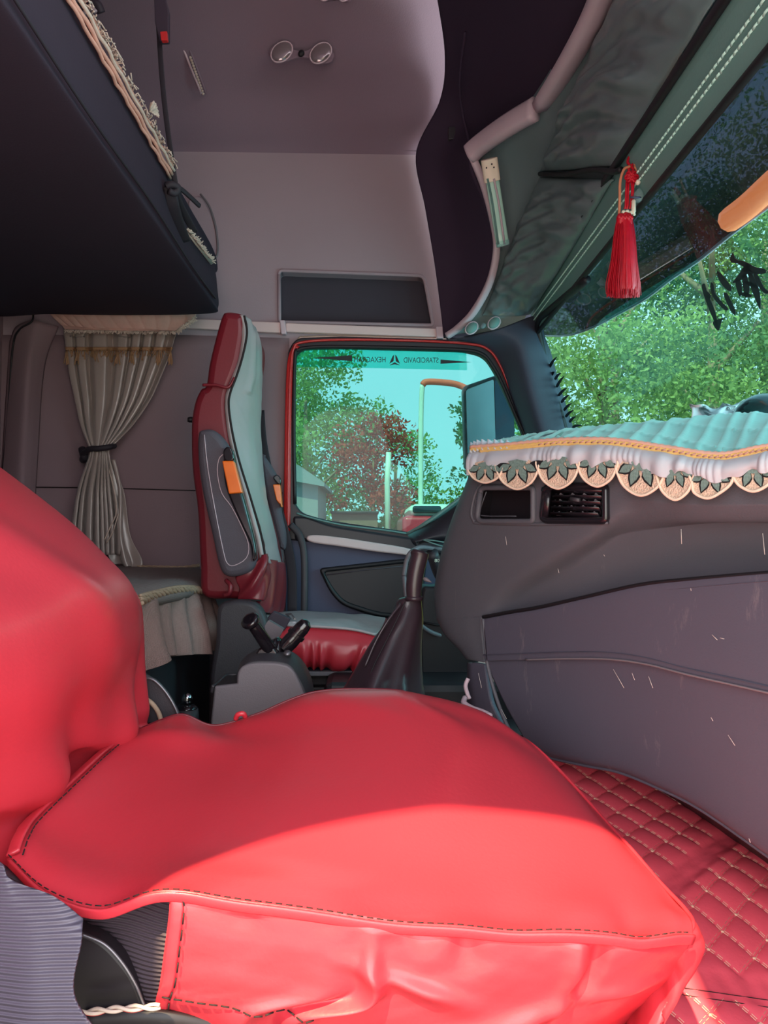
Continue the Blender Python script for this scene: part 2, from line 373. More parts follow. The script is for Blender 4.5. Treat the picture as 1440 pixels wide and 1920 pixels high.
def plate_on(name, loops, origin, ux, uy, thick, m, parent=None, bevel=0.0, smooth=False):
    """a plate lying in the plane origin + a*ux + b*uy"""
    ux = Vector(ux).normalized(); uy = Vector(uy); uy = (uy - ux * uy.dot(ux)).normalized(); un = ux.cross(uy)
    V, F = plate_geo(loops, thick, bevel)
    return build(name, [Vector(origin) + ux * v.x + uy * v.y + un * v.z for v in V], F, m, parent, smooth=smooth)
def box_geo(lo, hi):
    x0, y0, z0 = lo; x1, y1, z1 = hi
    return [Vector(q) for q in ((x0, y0, z0), (x1, y0, z0), (x1, y1, z0), (x0, y1, z0), (x0, y0, z1), (x1, y0, z1), (x1, y1, z1), (x0, y1, z1))], \
        [(0, 3, 2, 1), (4, 5, 6, 7), (0, 1, 5, 4), (1, 2, 6, 5), (2, 3, 7, 6), (3, 0, 4, 7)]
def box(name, lo, hi, m, parent=None, bevel=0.0):
    V, F = box_geo(lo, hi); return build(name, V, F, m, parent, smooth=bevel > 0, bevel=bevel)
def lathe_geo(c, ax, prof, n=20, squash=1.0):
    ax = Vector(ax).normalized(); u = ax.orthogonal().normalized(); v = ax.cross(u); V, F = [], []
    for (h, r) in prof:
        for k in range(n): a = 2 * math.pi * k / n; V.append(Vector(c) + ax * h + u * r * math.cos(a) + v * r * math.sin(a) * squash)
    L = len(prof)
    for i in range(L - 1):
        for k in range(n): a = i * n + k; b = i * n + (k + 1) % n; F.append((a, b, b + n, a + n))
    F.append(tuple(range(n - 1, -1, -1))); F.append(tuple(range((L - 1) * n, L * n)))
    return V, F
def lathe(name, c, ax, prof, m, parent=None, n=20, squash=1.0):
    V, F = lathe_geo(c, ax, prof, n, squash); return build(name, V, F, m, parent)
def gauss(x, c, w): return np.exp(-((x - c) / w) ** 2)
def fbm(u, v, s, seed=0, octv=3):
    r = np.random.default_rng(seed); out = np.zeros_like(u)
    for o in range(octv):
        for _ in range(5):
            a = r.uniform(0, 2 * math.pi); f = s * (2 ** o) * r.uniform(0.7, 1.4); ph = r.uniform(0, 6.28)
            out += np.sin(f * (u * math.cos(a) + v * math.sin(a)) * 6.28 + ph) / (5 * 1.9 ** o)
    return out

# ================================================================ SETTING
YW = 2.46          # the driver's side wall
FZ = 0.0
struct(box('floor', (-1.30, 0.12, -0.06), (1.25, 2.62, 0.0), 'plastic_dark'))

# --- driver's side wall, upper part with the recessed pocket
pocket = rounded([(523, 507), (795, 517), (812, 610), (524, 604)], [8, 12, 6, 5])
wl = plate('wall_left', [[(-110, 272), (782, 283), (812, 440), (838, 633), (640, 628), (562, 630), (541, 655), (541, 1510), (-110, 1510)], pocket], YW, 0.05, 'wall_cloth'); struct(wl)
# the pocket's box, seen into
pk = plate('pocket_back', [rounded([(512, 497), (808, 505), (826, 622), (512, 614)], 6)], YW + 0.055, 0.01, 'pocket_lining', wl)
pb = []
pl = [P(x, y, YW) for x, y in pocket]; L = len(pl)
Vp = [Vector((q.x, YW + 0.002, q.z)) for q in pl] + [Vector((q.x, YW + 0.058, q.z)) for q in pl]
build('pocket_rim', Vp, [(i, (i + 1) % L, (i + 1) % L + L, i + L) for i in range(L)], 'wall_cloth', wl)
tube('pocket_edge', [(x, y, YW - 0.002) for x, y in pocket] + [(pocket[0][0], pocket[0][1], YW - 0.002)], 0.006, 'wall_cloth', wl, n=8)
tube('seam', [(-60, 268, YW - 0.004), (280, 268, YW - 0.004), (480, 276, YW - 0.004), (640, 279, YW - 0.004), (782, 283, YW - 0.004)], 0.0022, 'thread_black', wl, n=6)
# lower part of the side wall behind the seat: darker lining, with its seam and the corner post
lw, _, _ = sheet('lower_lining', [[(-110, 628, YW - .006), (120, 628, YW - .006), (330, 628, YW - .006), (542, 634, YW - .006)],
                        [(-110, 800, YW - .006), (120, 800, YW - .006), (330, 800, YW - .006), (540, 800, YW - .006)],
                        [(-110, 1000, YW - .006), (120, 1000, YW - .006), (330, 1000, YW - .006), (536, 1000, YW - .006)],
                        [(-110, 1400, YW - .006), (120, 1400, YW - .006), (330, 1400, YW - .006), (540, 1400, YW - .006)]], 'rear_cloth', wl, 30, 20, solid=0.004)
tube('seam', [(-40, 912, YW - .011), (200, 915, YW - .011), (370, 920, YW - .011), (530, 924, YW - .011)], 0.0016, 'thread_black', wl, n=6)
post, _, _ = sheet('corner_post', [[(18, 640, 2.44), (30, 612, 2.42), (62, 600, 2.40), (84, 606, 2.41), (110, 612, 2.44)],
                                   [(12, 720, 2.45), (26, 700, 2.42), (50, 690, 2.39), (66, 690, 2.41), (84, 690, 2.45)],
                                   [(4, 850, 2.45), (18, 850, 2.42), (40, 850, 2.39), (56, 850, 2.41), (72, 850, 2.45)],
                                   [(-8, 1060, 2.45), (6, 1060, 2.42), (28, 1060, 2.39), (44, 1060, 2.41), (60, 1060, 2.45)]], 'rear_cloth', wl, 24, 30, solid=0.004)
tube('seam', [(62, 578, 2.41), (60, 602, 2.395), (36, 618, 2.40), (24, 650, 2.42), (16, 760, 2.44), (4, 900, 2.445)], 0.003, 'rubber_black', wl, sn=30)

struct(plate('wall_corner', [[(812, 560), (1003, 560), (1003, 650), (834, 650)]], YW + 0.045, 0.02, 'pillar_navy'))
# --- trim band over the door
tr = plate('trim_1', [rounded([(330, 596), (526, 604), (526, 624), (330, 614)], 3)], YW - 0.022, 0.02, 'trim_pink', None, bevel=0.004); struct(tr)
tr2 = plate('trim_2', [rounded([(535, 605), (828, 616), (832, 632), (536, 622)], 3)], YW - 0.022, 0.02, 'trim_pink', None, bevel=0.004); struct(tr2)
tr3 = plate('trim_3', [rounded([(524, 600), (534, 600), (537, 626), (527, 626)], 2)], YW - 0.028, 0.026, 'lip_grey', None, bevel=0.003); struct(tr3)
tr4 = plate('trim_4', [rounded([(817, 612), (830, 612), (832, 634), (819, 634)], 2)], YW - 0.028, 0.026, 'lip_grey', None, bevel=0.003); struct(tr4)

# --- rear wall and the near side of the cab round the open passenger door
struct(box('wall_rear', (-1.27, 0.12, -0.05), (-1.22, 2.52, 2.46), 'rear_cloth'))
struct(box('wall_front', (1.02, 0.12, 0.0), (1.07, 2.6, 0.80), 'dash_dark'))
sun_opening = rounded([(-0.455, 0.02), (-0.455, 1.50), (-0.27, 1.62), (0.025, 1.62), (0.115, 1.25), (0.86, 1.05), (0.86, 0.02)], [0.02, 0.16, 0.14, 0.05, 0.04, 0.06, 0.02], 8)  # unseen door opening, outline shaped to trim the sun patch on the cushion
wr = plate('wall_right', [[(-1.27, -0.05), (-1.27, 2.46), (0.5, 2.46), (0.58, 1.52), (1.07, 0.0), (1.07, -0.05)], sun_opening], 0.12, 0.05, 'wall_cloth', px=False); struct(wr)

# --- high roof: sweeps up from the side wall and over the cab
rows = [[(-1.26, 0.13, 2.40), (-0.5, 0.13, 2.42), (0.1, 0.13, 2.42), (0.62, 0.13, 2.40)],
        [(-1.26, 1.0, 2.44), (-0.5, 1.0, 2.46), (0.1, 1.0, 2.46), (0.62, 1.0, 2.44)],
        [(-1.26, 1.7, 2.41), (-0.5, 1.7, 2.43), (0.1, 1.7, 2.43), (0.62, 1.7, 2.41)],
        [(-1.26, 2.10, 2.33), (-0.5, 2.10, 2.35), (0.1, 2.10, 2.35), (0.62, 2.1, 2.33)],
        [(-1.26, 2.33, 2.21), (-0.5, 2.33, 2.23), (0.1, 2.33, 2.23), (0.62, 2.33, 2.2)],
        [(-1.26, 2.405, 2.12), (-0.5, 2.41, 2.13), (0.1, 2.41, 2.13), (0.62, 2.41, 2.12)],
        [(-1.26, 2.452, 2.085), (-0.5, 2.452, 2.085), (0.1, 2.452, 2.08), (0.62, 2.452, 2.08)],
        [(-1.26, 2.475, 2.03), (-0.5, 2.475, 2.03), (0.1, 2.475, 2.03), (0.62, 2.475, 2.03)]]
ceil, _, _ = sheet('ceiling', rows, 'roof_cloth', None, 40, 60, solid=0.02, world=True); struct(ceil)

# --- overhead cabinet above the windshield, its dark side and underside
oc = thing('overhead_cabinet', 'dark purple overhead storage cabinet above the windscreen with a pale lip', 'cabinet', P(950, 300, 2.1))
rows = [[(770, -260, 1.55), (1000, -240, 1.40), (1230, -240, 1.15)],
        [(820, 0, 2.02), (955, 0, 1.82), (1112, 0, 1.56)],
        [(834, 110, 2.20), (960, 105, 1.98), (1075, 100, 1.74)],
        [(824, 190, 2.34), (900, 215, 2.26), (1012, 195, 1.94)],
        [(780, 287, 2.43), (838, 290, 2.36), (884, 288, 2.15)],
        [(797, 390, 2.435), (850, 390, 2.38), (912, 390, 2.21)],
        [(814, 490, 2.44), (868, 490, 2.39), (928, 480, 2.26)],
        [(826, 580, 2.445), (860, 575, 2.41), (900, 570, 2.33)],
        [(832, 634, 2.45), (836, 634, 2.44), (842, 632, 2.42)]]
sheet('cabinet_shell', rows, 'dark_cabinet', oc, 40, 70, solid=0.01)
tube('shell_crease', [(872, 60, 1.99), (862, 150, 2.12), (868, 215, 2.22), (884, 280, 2.17)], 0.004, 'dark_cabinet', oc, sn=24)
box('latch', P(840, 264, 2.36) + Vector((0, -.01, 0)), P(860, 240, 2.36) + Vector((0, .02, 0)), 'plastic_dark', oc, bevel=0.003)
lipA = [(1160, -90, 1.38), (1118, 20, 1.56), (1070, 110, 1.73), (1018, 195, 1.93)]
lipB = [(1004, 204, 1.94), (950, 236, 2.03), (902, 270, 2.12), (880, 290, 2.15)]
def strap_geo(pts, w, t, up):
    """flattened bar along pts, w wide, t thick; up tells the wide direction"""
    V, F = [], []; p = [Vector(q) for q in pts]; n = 12
    for i in range(len(p)):
        tt = (p[min(i + 1, len(p) - 1)] - p[max(i - 1, 0)]).normalized()
        a = Vector(up); a = (a - tt * a.dot(tt)).normalized(); b = tt.cross(a)
        for k in range(n):
            ang = 2 * math.pi * k / n; c_, s_ = math.cos(ang), math.sin(ang)
            c_ = math.copysign(abs(c_) ** 0.6, c_); s_ = math.copysign(abs(s_) ** 0.6, s_)
            V.append(p[i] + a * (w / 2 * c_) + b * (t / 2 * s_))
    for i in range(len(p) - 1):
        for k in range(n): x = i * n + k; y = i * n + (k + 1) % n; F.append((x, y, y + n, x + n))
    F.append(tuple(range(n - 1, -1, -1))); F.append(tuple(range((len(p) - 1) * n, len(p) * n)))
    return V, F
def strapbar(name, pts, w, t, up, m, parent=None, sn=20, world=False):
    q = pts if world else [tuple(P(*x)) for x in pts]
    V, F = strap_geo(cr(q, sn) if sn else q, w, t, up); return build(name, V, F, m, parent)
strapbar('lip', lipA, 0.058, 0.04, (1, 0, 0.5), 'lip_grey', oc)
strapbar('lip', lipB, 0.062, 0.04, (0.1, 0, 1), 'lip_grey', oc)
strapbar('lip_edge', [(884, 290, 2.145), (908, 350, 2.17), (926, 420, 2.21), (931, 470, 2.235), (918, 530, 2.28), (888, 585, 2.34), (858, 616, 2.39), (838, 630, 2.41)], 0.022, 0.02, (1, 0, 0.3), 'lip_grey', oc, 40)

# --- header above the windshield
def sec(x, z, ys, dz=0): return [(x, y, z + Z0 + dz) for y in ys]
ys = [0.28, 0.8, 1.4, 2.0, 2.42]
hp, _, _ = sheet('header_panel', [[(1200, -220, 1.26), (1105, 0, 1.62), (985, 200, 2.00), (880, 300, 2.22), (920, 460, 2.28), (888, 575, 2.36), (835, 634, 2.43)],
                                  [(1300, -220, 1.20), (1190, 0, 1.48), (1090, 213, 1.80), (1010, 330, 2.10), (975, 470, 2.26), (930, 585, 2.37), (880, 625, 2.44)],
                                  [(1500, -220, 1.00), (1380, 0, 1.10), (1180, 320, 1.50), (1090, 440, 1.85), (1020, 530, 2.15), (985, 595, 2.40), (960, 640, 2.46)]],
                 'header_grey', None, 60, 30, solid=0.012)
hp.name = 'header_panel'; struct(hp)
# padded leather sun blinds, rolled against the header
hb = thing('padded_sunblind', 'black leather padded sun blind over the windscreen, two panels gathered at a tie', 'sun blind', (0.5, 1.5, 1.55))
def leather(px_rows, seed, amp):
    def f(u, v):
        edge = np.clip(np.minimum(v, 1 - v) * 6, 0, 1) ** 0.6 * np.clip(np.minimum(u, 1 - u) * 10, 0, 1) ** 0.6
        return edge * (0.024 + amp * fbm(u * 1.5, v * 0.35, 3.2, seed, 3) * 2.2 + amp * .9 * np.sin((u * 9 + 1.3 * np.sin(v * 3) + v * 1.2) * 6.28) * gauss(v, .35, .5) * gauss(u, .75 if seed == 3 else .4, .35)
                       + .0035 * np.sin(u * 75 + 6 * fbm(u, v, 1.2, seed + 9, 2) + 5 * v) * gauss(u, .7 if seed == 3 else .5, .4) * (.5 + .5 * np.sin(u * 11 + v * 4)))
    return sheet('padded_panel', px_rows, 'leather_black', hb, 110, 60, disp=f, solid=0.006)
leather([[(1258, -230, 1.18), (1154, 0, 1.52), (1062, 205, 1.86), (1012, 322, 2.08)],
         [(1400, -230, 1.05), (1235, 0, 1.33), (1120, 190, 1.62), (1075, 320, 1.82)],
         [(1490, -230, 0.97), (1338, 0, 1.13), (1230, 180, 1.32), (1158, 312, 1.50)]], 3, 0.006)
leather([[(1012, 332, 2.09), (975, 420, 2.18), (935, 520, 2.29), (904, 592, 2.37)],
         [(1080, 334, 1.83), (1035, 425, 2.0), (985, 520, 2.2), (948, 592, 2.37)],
         [(1148, 336, 1.53), (1095, 430, 1.76), (1040, 520, 2.05), (994, 590, 2.38)]], 5, 0.006)
tube('tie', [(1012, 326, 2.06), (1060, 327, 1.87), (1110, 318, 1.66), (1150, 322, 1.5), (1164, 318, 1.46)], 0.006, 'rubber_black', hb, sn=20)
# strip with the white double stitching, dark beads either side
hs = thing('header_strip', 'sage grey header strip with white double stitching along the windscreen top', 'trim strip', (0.52, 1.4, 1.5))
def lat(xr, zr, y0, y1, n=30, lift=0): return [Vector((xr, y, zr + Z0 + lift)) for y in np.linspace(y0, y1, n)]
V = [Vector((x, y, z + Z0)) for y in np.linspace(0.3, 2.40, 12) for x, z in ((0.502, 0.752), (0.505, 0.735), (0.518, 0.685), (0.528, 0.655), (0.545, 0.655), (0.53, 0.76))]
F = []
for i in range(11):
    for k in range(6): a = i * 6 + k; b = i * 6 + (k + 1) % 6; F.append((a, b, b + 6, a + 6))
build('strip', V, F, 'header_strip', hs, smooth=False)
def wob(pts, a, f): return [p + Vector((0, 0, a * math.sin(i * f))) for i, p in enumerate(pts)]
for (x, z) in ((0.5125, 0.700), (0.5165, 0.686)):
    V, F = join([tube_geo([a, (a + b) / 2 + Vector((-0.0012, 0, 0)), b], 0.0021, 6) for a, b in zip(lat(x, z, .35, 2.38, 150), lat(x + .0004, z - .0008, .35 + .013, 2.38 + .013, 150))])
    build('stitching', V, F, 'thread_white', hs)
strapbar('dark_bead', lat(0.498, 0.757, 0.3, 2.40, 8), 0.026, 0.012, (0.2, 0, 1), 'rubber_black', hs, 0, True)
strapbar('dark_bead', lat(0.529, 0.647, 0.3, 2.38, 8), 0.016, 0.012, (0.3, 0, 1), 'rubber_black', hs, 0, True)

# --- windshield: sloping pane with rounded far corner
WX0, WZ0, WSL = 0.532, 0.655, 0.27          # x at top, z of top, run per fall
def on_ws(px, py, off=0.0):
    """point of the windshield plane seen at a pixel"""
    r = RM @ Vector(((px - 720) / FPX, (960 - py) / FPX, -1.0))
    # x + WSL*(z-Z0) = WX0 + WSL*WZ0 + off
    k = (WX0 + WSL * WZ0 + off) / (r.x + WSL * r.z)
    return CAM + r * k
ws_o = Vector((WX0, 0, WZ0 + Z0)); ws_n = Vector((1, 0, WSL)).normalized(); ws_u = Vector((0, -1, 0)); ws_v = Vector((-WSL, 0, 1)).normalized()
def ws2(p): q = Vector(p) - ws_o; return (q.dot(ws_u), q.dot(ws_v))
wl2 = rounded([(-2.42, 0.0), (-0.30, 0.0), (-0.30, -0.80), (-2.42, -0.80)], [0.06, 0.05, 0.05, 0.08])
w1 = plate_on('window_1', [wl2], ws_o + ws_n * 0.012, ws_u, ws_v, 0.006, 'windshield_glass'); struct(w1)
# black rubber round the pane at the pillar
tube('window_gasket', [on_ws(*q, -0.004) for q in ((1100, 524), (1030, 582), (1014, 596), (1009, 612), (1013, 640), (1030, 712), (1050, 775), (1075, 860), (1100, 940))], 0.011, 'rubber_black', w1, world=True, sn=50)
# outside visor: dark acrylic with curved lower edge, its orange marker lamp
vis_o = ws_o + ws_n * 0.10
def on_vis(px, py):
    q = on_ws(px, py, 0.10 * (1 + WSL ** 2) ** .5); r = q - vis_o; return (r.dot(ws_u), r.dot(ws_v))
vz = thing('sun_visor', 'dark smoked acrylic visor outside the windscreen top, curved lower edge', 'visor', tuple(vis_o + Vector((0, 1.2, -.2))))
edge = [on_vis(*q) for q in ((1000, 628), (1060, 629), (1110, 614), (1160, 588), (1210, 560), (1260, 522), (1310, 488), (1370, 440), (1440, 388), (1520, 330), (1700, 200))]
plate_on('visor_shield', [[(edge[0][0], 0.06)] + [tuple(q) for q in cr(edge, 40)] + [(edge[-1][0], 0.06)]], vis_o, ws_u, ws_v, 0.006, 'visor_acrylic', vz)
tube('visor_rim', [vis_o + ws_u * q[0] + ws_v * q[1] for q in cr(edge, 40)], 0.004, 'lip_grey', vz, world=True, n=6)
tube('marker_lamp', [on_ws(1368, 412, .08), on_ws(1400, 388, .08), on_ws(1440, 352, .08), on_ws(1500, 300, .08)], 0.022, 'visor_orange', vz, world=True, sn=16)
# calligraphy decal on the windshield (seen from behind)
def decal(name, polys, m, parent, off=-0.002, thick=0.0008):
    o = ws_o + ws_n * (0.009 + off)
    def q2(p):
        h = on_ws(p[0], p[1], 0); r = h - ws_o; return (r.dot(ws_u), r.dot(ws_v))
    return plate_on(name, [[q2(p) for p in poly] for poly in polys], o, ws_u, ws_v, thick, m, parent)
dc = thing('calligraphy_decal', 'black brush calligraphy decal of two characters on the windscreen, read from behind', 'decal', tuple(on_ws(1365, 560, -0.01)))
strokes_a = [[(1362, 485), (1367, 476), (1372, 488), (1388, 492), (1408, 503), (1425, 506), (1428, 514), (1412, 516), (1395, 508), (1378, 497), (1364, 494)],
             [(1392, 496), (1400, 502), (1390, 520), (1376, 530), (1366, 532), (1378, 516)],
             [(1384, 520), (1392, 518), (1398, 545), (1392, 560), (1388, 552)],
             [(1396, 516), (1404, 518), (1416, 548), (1418, 582), (1410, 566), (1400, 540)],
             [(1404, 512), (1412, 516), (1424, 540), (1434, 550), (1426, 552), (1414, 538)],
             [(1384, 506), (1392, 503), (1404, 512), (1402, 518), (1390, 514)],
             [(1388, 530), (1398, 530), (1412, 538), (1410, 543), (1396, 537)],
             [(1372, 528), (1380, 526), (1384, 546), (1380, 558), (1374, 544)],
             [(1378, 552), (1390, 550), (1402, 556), (1398, 560), (1386, 557)]]
strokes_b = [[(1337, 512), (1342, 512), (1352, 524), (1364, 540), (1362, 548), (1352, 542), (1342, 528)],
             [(1309, 538), (1314, 534), (1320, 552), (1334, 586), (1340, 618), (1336, 612), (1322, 580), (1312, 552)],
             [(1325, 532), (1331, 536), (1334, 552), (1346, 568), (1358, 580), (1354, 584), (1340, 572), (1328, 554)],
             [(1350, 552), (1356, 552), (1366, 572), (1372, 586), (1370, 592), (1362, 582), (1354, 566)],
             [(1330, 606), (1348, 598), (1346, 604), (1340, 622)],
             [(1318, 548), (1326, 556), (1324, 562), (1318, 560)]]
for grp in (strokes_a, strokes_b):
    V, F = [], []
    pass
    for s in grp: decal('brush_stroke', [smoothloop(s, 24)], 'sticker_black', dc)
# dark ticks along the pillar edge of the glass
ft = thing('glass_ticks', 'row of short black painted ticks on the glass beside the far pillar', 'marking', tuple(on_ws(1040, 720, -0.01)))
for (x0, y0, x1, y1) in ((1026, 690, 1040, 670), (1030, 705, 1036, 698), (1037, 712, 1048, 700), (1040, 726, 1054, 706), (1044, 742, 1060, 728), (1049, 755, 1064, 741),
                         (1054, 770, 1068, 757), (1057, 782, 1072, 770), (1064, 792, 1076, 782), (1070, 802, 1088, 800)):
    dx, dy = (y1 - y0), -(x1 - x0); l = math.hypot(dx, dy); dx *= 2.2 / l; dy *= 2.2 / l
    decal('tick', [smoothloop([(x0 - dx, y0 - dy), ((x0 + x1) / 2 - dx, (y0 + y1) / 2 - dy - 2), (x1, y1), ((x0 + x1) / 2 + dx, (y0 + y1) / 2 + dy - 2), (x0 + dx, y0 + dy)], 14)], 'sticker_black', ft)

# --- A-pillar on the driver's side
pil, _, _ = sheet('pillar_trim', [[(838, 636, 2.46), (870, 634, 2.43), (930, 618, 2.37), (985, 597, 2.37), (1012, 588, 2.39), (1030, 580, 2.46)],
                              [(890, 650, 2.46), (925, 652, 2.42), (965, 640, 2.36), (995, 628, 2.36), (1010, 622, 2.38), (1020, 620, 2.44)],
                              [(925, 680, 2.46), (945, 684, 2.42), (980, 680, 2.36), (1010, 672, 2.36), (1024, 668, 2.38), (1034, 664, 2.44)],
                              [(950, 735, 2.46), (962, 740, 2.42), (994, 740, 2.36), (1026, 736, 2.36), (1042, 732, 2.38), (1052, 730, 2.44)],
                              [(978, 810, 2.46), (988, 815, 2.42), (1015, 815, 2.36), (1050, 812, 2.36), (1064, 808, 2.38), (1076, 806, 2.44)],
                              [(1010, 920, 2.46), (1020, 920, 2.42), (1040, 920, 2.36), (1080, 920, 2.36), (1095, 920, 2.38), (1105, 918, 2.44)]], 'pillar_navy', None, 40, 50, solid=0.01)
struct(pil); pil.name = 'wall_pillar'

# ================================================================ DRIVER'S DOOR with window
YD = YW + 0.01
d1 = struct(bpy.data.objects.new('door_1', None)); COL.objects.link(d1); d1.location = P(700, 1300, YD); WO['door_1'] = d1.location.copy()
glass_lp = rounded([(553, 668), (566, 653), (640, 651), (868, 657), (908, 666), (930, 700), (962, 770), (1000, 860), (1000, 985), (780, 999), (610, 975), (566, 962), (553, 945)],
                   [8, 10, 20, 12, 18, 20, 30, 10, 5, 12, 30, 16, 8])
ring_lp = rounded([(538, 1012), (540, 655), (556, 633), (640, 630), (880, 637), (925, 650), (945, 690), (985, 790), (1040, 1000), (1040, 1050), (800, 1040), (540, 1012)],
                  [1, 14, 16, 6, 10, 16, 20, 20, 2, 2, 2, 2])
plate('door_frame', [ring_lp, glass_lp], YD - 0.03, 0.035, 'door_black', d1, bevel=0.005, smooth=True)
gasket = [(553, 945), (551, 800), (553, 672), (560, 656), (585, 651), (640, 650), (760, 652), (868, 656), (904, 664), (922, 684), (940, 716), (965, 775), (990, 830)]
tube('gasket', [(x, y, YD - 0.034) for x, y in gasket], 0.006, 'rubber_black', d1, sn=80)
tube('weather_strip', [(x, y, YD - 0.036) for x, y in ((540, 1000), (540, 900), (542, 760), (545, 690), (550, 655), (566, 642), (640, 637), (780, 639), (880, 645), (916, 656), (938, 686), (962, 745), (984, 805))], 0.0042, 'cab_red', d1, sn=80)
strapbar('door_jamb', [(538, 995, YD - .030), (539, 900, YD - .030), (541, 760, YD - .03), (545, 680, YD - .03), (556, 648, YD - .03)], 0.022, 0.012, (1, 0, 0), 'cab_red', d1, 24)
win2 = plate('window_2', [glass_lp], YD - 0.008, 0.005, 'door_glass', d1); win2['kind'] = 'structure'
plate('lower_rail', [rounded([(553, 1012), (548, 968), (575, 968), (620, 985), (780, 1010), (860, 1022), (860, 1045), (740, 1030)], [3, 8, 8, 20, 20, 3, 3, 3])], YD - 0.045, 0.04, 'door_black', d1, bevel=0.008, smooth=True)
tube('rail_edge', [(556, 962, YD - .046), (580, 970, YD - .05), (640, 984, YD - .05), (720, 994, YD - .05), (780, 1003, YD - .05), (840, 1010, YD - .05)], 0.003, 'header_strip', d1, sn=40)
plate('door_panel', [[(536, 1000), (860, 1030), (890, 1500), (536, 1500)]], YD - 0.02, 0.04, 'door_navy', d1)
tp = [(575, 1007), (590, 1003), (640, 1008), (700, 1017), (760, 1027), (800, 1040), (800, 1048), (760, 1041), (700, 1034), (640, 1025), (584, 1017)]
plate('armrest_trim', [smoothloop(tp, 50)], YD - 0.055, 0.03, 'trim_pink', d1, bevel=0.006, smooth=True)
pk_lp = rounded([(597, 1066), (760, 1048), (800, 1050), (790, 1155), (716, 1160), (640, 1135), (618, 1110)], [10, 20, 5, 5, 30, 22, 20])
plate('pocket_frame', [pk_lp, rounded([(607, 1073), (760, 1056), (790, 1058), (782, 1148), (718, 1151), (646, 1128), (626, 1106)], [8, 20, 5, 5, 26, 18, 16])], YD - 0.045, 0.035, 'rubber_black', d1, bevel=0.006, smooth=True)
plate('pocket_cover', [pk_lp], YD - 0.03, 0.012, 'dash_dark', d1)
tube('pocket_piping', [(x, y, YD - 0.034) for x, y in ((612, 1078), (700, 1067), (770, 1060))], 0.0015, 'armrest_grey', d1)
# sticker band across the top of the door glass
sb = thing('glass_sticker', 'green translucent sun strip sticker with reversed lettering across the driver door window', 'sticker', P(745, 690, YD - .012))
plate('strip_film', [rounded([(556, 655), (640, 653), (874, 659), (876, 694), (700, 690), (556, 688)], 2)], YD - 0.0115, 0.001, 'sticker_band', sb)
def lettering(txt, px0, px1, py, hpx, d, m, parent, mirror=True):
    cu = bpy.data.curves.new('t', 'FONT'); cu.body = txt; cu.extrude = 0.0003
    o = bpy.data.objects.new('t', cu); me = bpy.data.meshes.new_from_object(o)
    V = np.array([tuple(v.co) for v in me.vertices]); F = [tuple(p.vertices) for p in me.polygons]
    x0, x1 = V[:, 0].min(), V[:, 0].max(); y0, y1 = V[:, 1].min(), V[:, 1].max()
    a, b = P(px0, py, d), P(px1, py, d); hh = hpx / FPX * d; out = []
    for v in V:
        t = (v[0] - x0) / (x1 - x0); t = 1 - t if mirror else t
        out.append(Vector((a.x + (b.x - a.x) * t, d + v[2], a.z + (v[1] - y0) / (y1 - y0) * hh)))
    bpy.data.objects.remove(o); bpy.data.curves.remove(cu); bpy.data.meshes.remove(me)
    return build('lettering', out, F, m, parent, smooth=False)
lettering('HEXAGRAM', 664, 723, 679, 10, YD - .0125, 'sticker_black', sb)
lettering('STARCIDAVID', 757, 822, 680, 10, YD - .0125, 'sticker_black', sb)
plate('tapered_bar', [[(587, 671), (660, 666), (660, 677)]], YD - .0125, .0006, 'sticker_black', sb)
plate('tapered_bar', [[(826, 674), (826, 682), (884, 679)]], YD - .0125, .0006, 'sticker_black', sb)
ex, ey = 740, 676
plate('emblem', [[(ex - 1, 665), (ex - 2, 677), (ex - 10, 682), (ex - 4, 668)]], YD - .0125, .0006, 'sticker_black', sb)
plate('emblem', [[(ex + 1, 665), (ex + 4, 668), (ex + 10, 682), (ex + 2, 677)]], YD - .0125, .0006, 'sticker_black', sb)
plate('emblem', [[(ex - 10, 685), (ex, 679), (ex + 10, 685), (ex, 683)]], YD - .0125, .0006, 'sticker_black', sb)

# outside rear-view mirror seen through the door glass
mr_ = thing('rearview_mirror', 'tall truck rear-view mirror on its arm outside the driver door window', 'mirror', P(905, 820, 2.75))
plate('mirror_housing', [rounded([(868, 724), (932, 702), (960, 712), (968, 870), (872, 880)], [8, 10, 10, 10, 10])], 2.76, 0.06, 'door_black', mr_, bevel=0.01, smooth=True)
plate('mirror_glass', [rounded([(874, 731), (926, 711), (930, 865), (878, 872)], 5)], 2.752, 0.006, 'mirror_face', mr_)
plate('mirror_side', [rounded([(928, 712), (962, 716), (966, 862), (930, 864)], 4)], 2.755, 0.004, 'door_navy', mr_)
tube('mirror_arm', [(930, 880, 2.80), (960, 930, 2.75), (1000, 975, 2.62), (1010, 985, 2.49)], 0.014, 'door_black', mr_)

# ================================================================ UPPER BUNK
ub = thing('upper_bunk', 'dark padded upper bunk hanging over the left side, seen from below', 'bunk', (-0.85, 1.3, 1.47))
zb, zt = 0.675, 0.85
rows = []
for y in (0.30, 0.7, 1.1, 1.5, 1.9, 2.2, 2.31, 2.345, 2.35):
    k = 1.0 if y < 2.2 else {2.2: 1.0, 2.31: 0.97, 2.345: 0.9, 2.35: 0.85}[y]
    xf = -0.475 - (0.04 * (1 - k) / 0.15)
    zl = zb + Z0 + (0.0 if y < 2.2 else {2.2: 0.0, 2.31: 0.008, 2.345: 0.04, 2.35: 0.08}[y]); zh = zt + Z0 - (0 if y < 2.31 else 0.02)
    rows.append([(-1.20, y, zh), (-1.20, y, zl), (-1.0, y, zl - .004), (-0.75, y, zl - .006), (xf - .03, y, zl), (xf, y, zl + .02), (xf - .002, y, (zl + zh) / 2), (xf - .01, y, zh - .02), (xf - .03, y, zh), (-0.8, y, zh)])
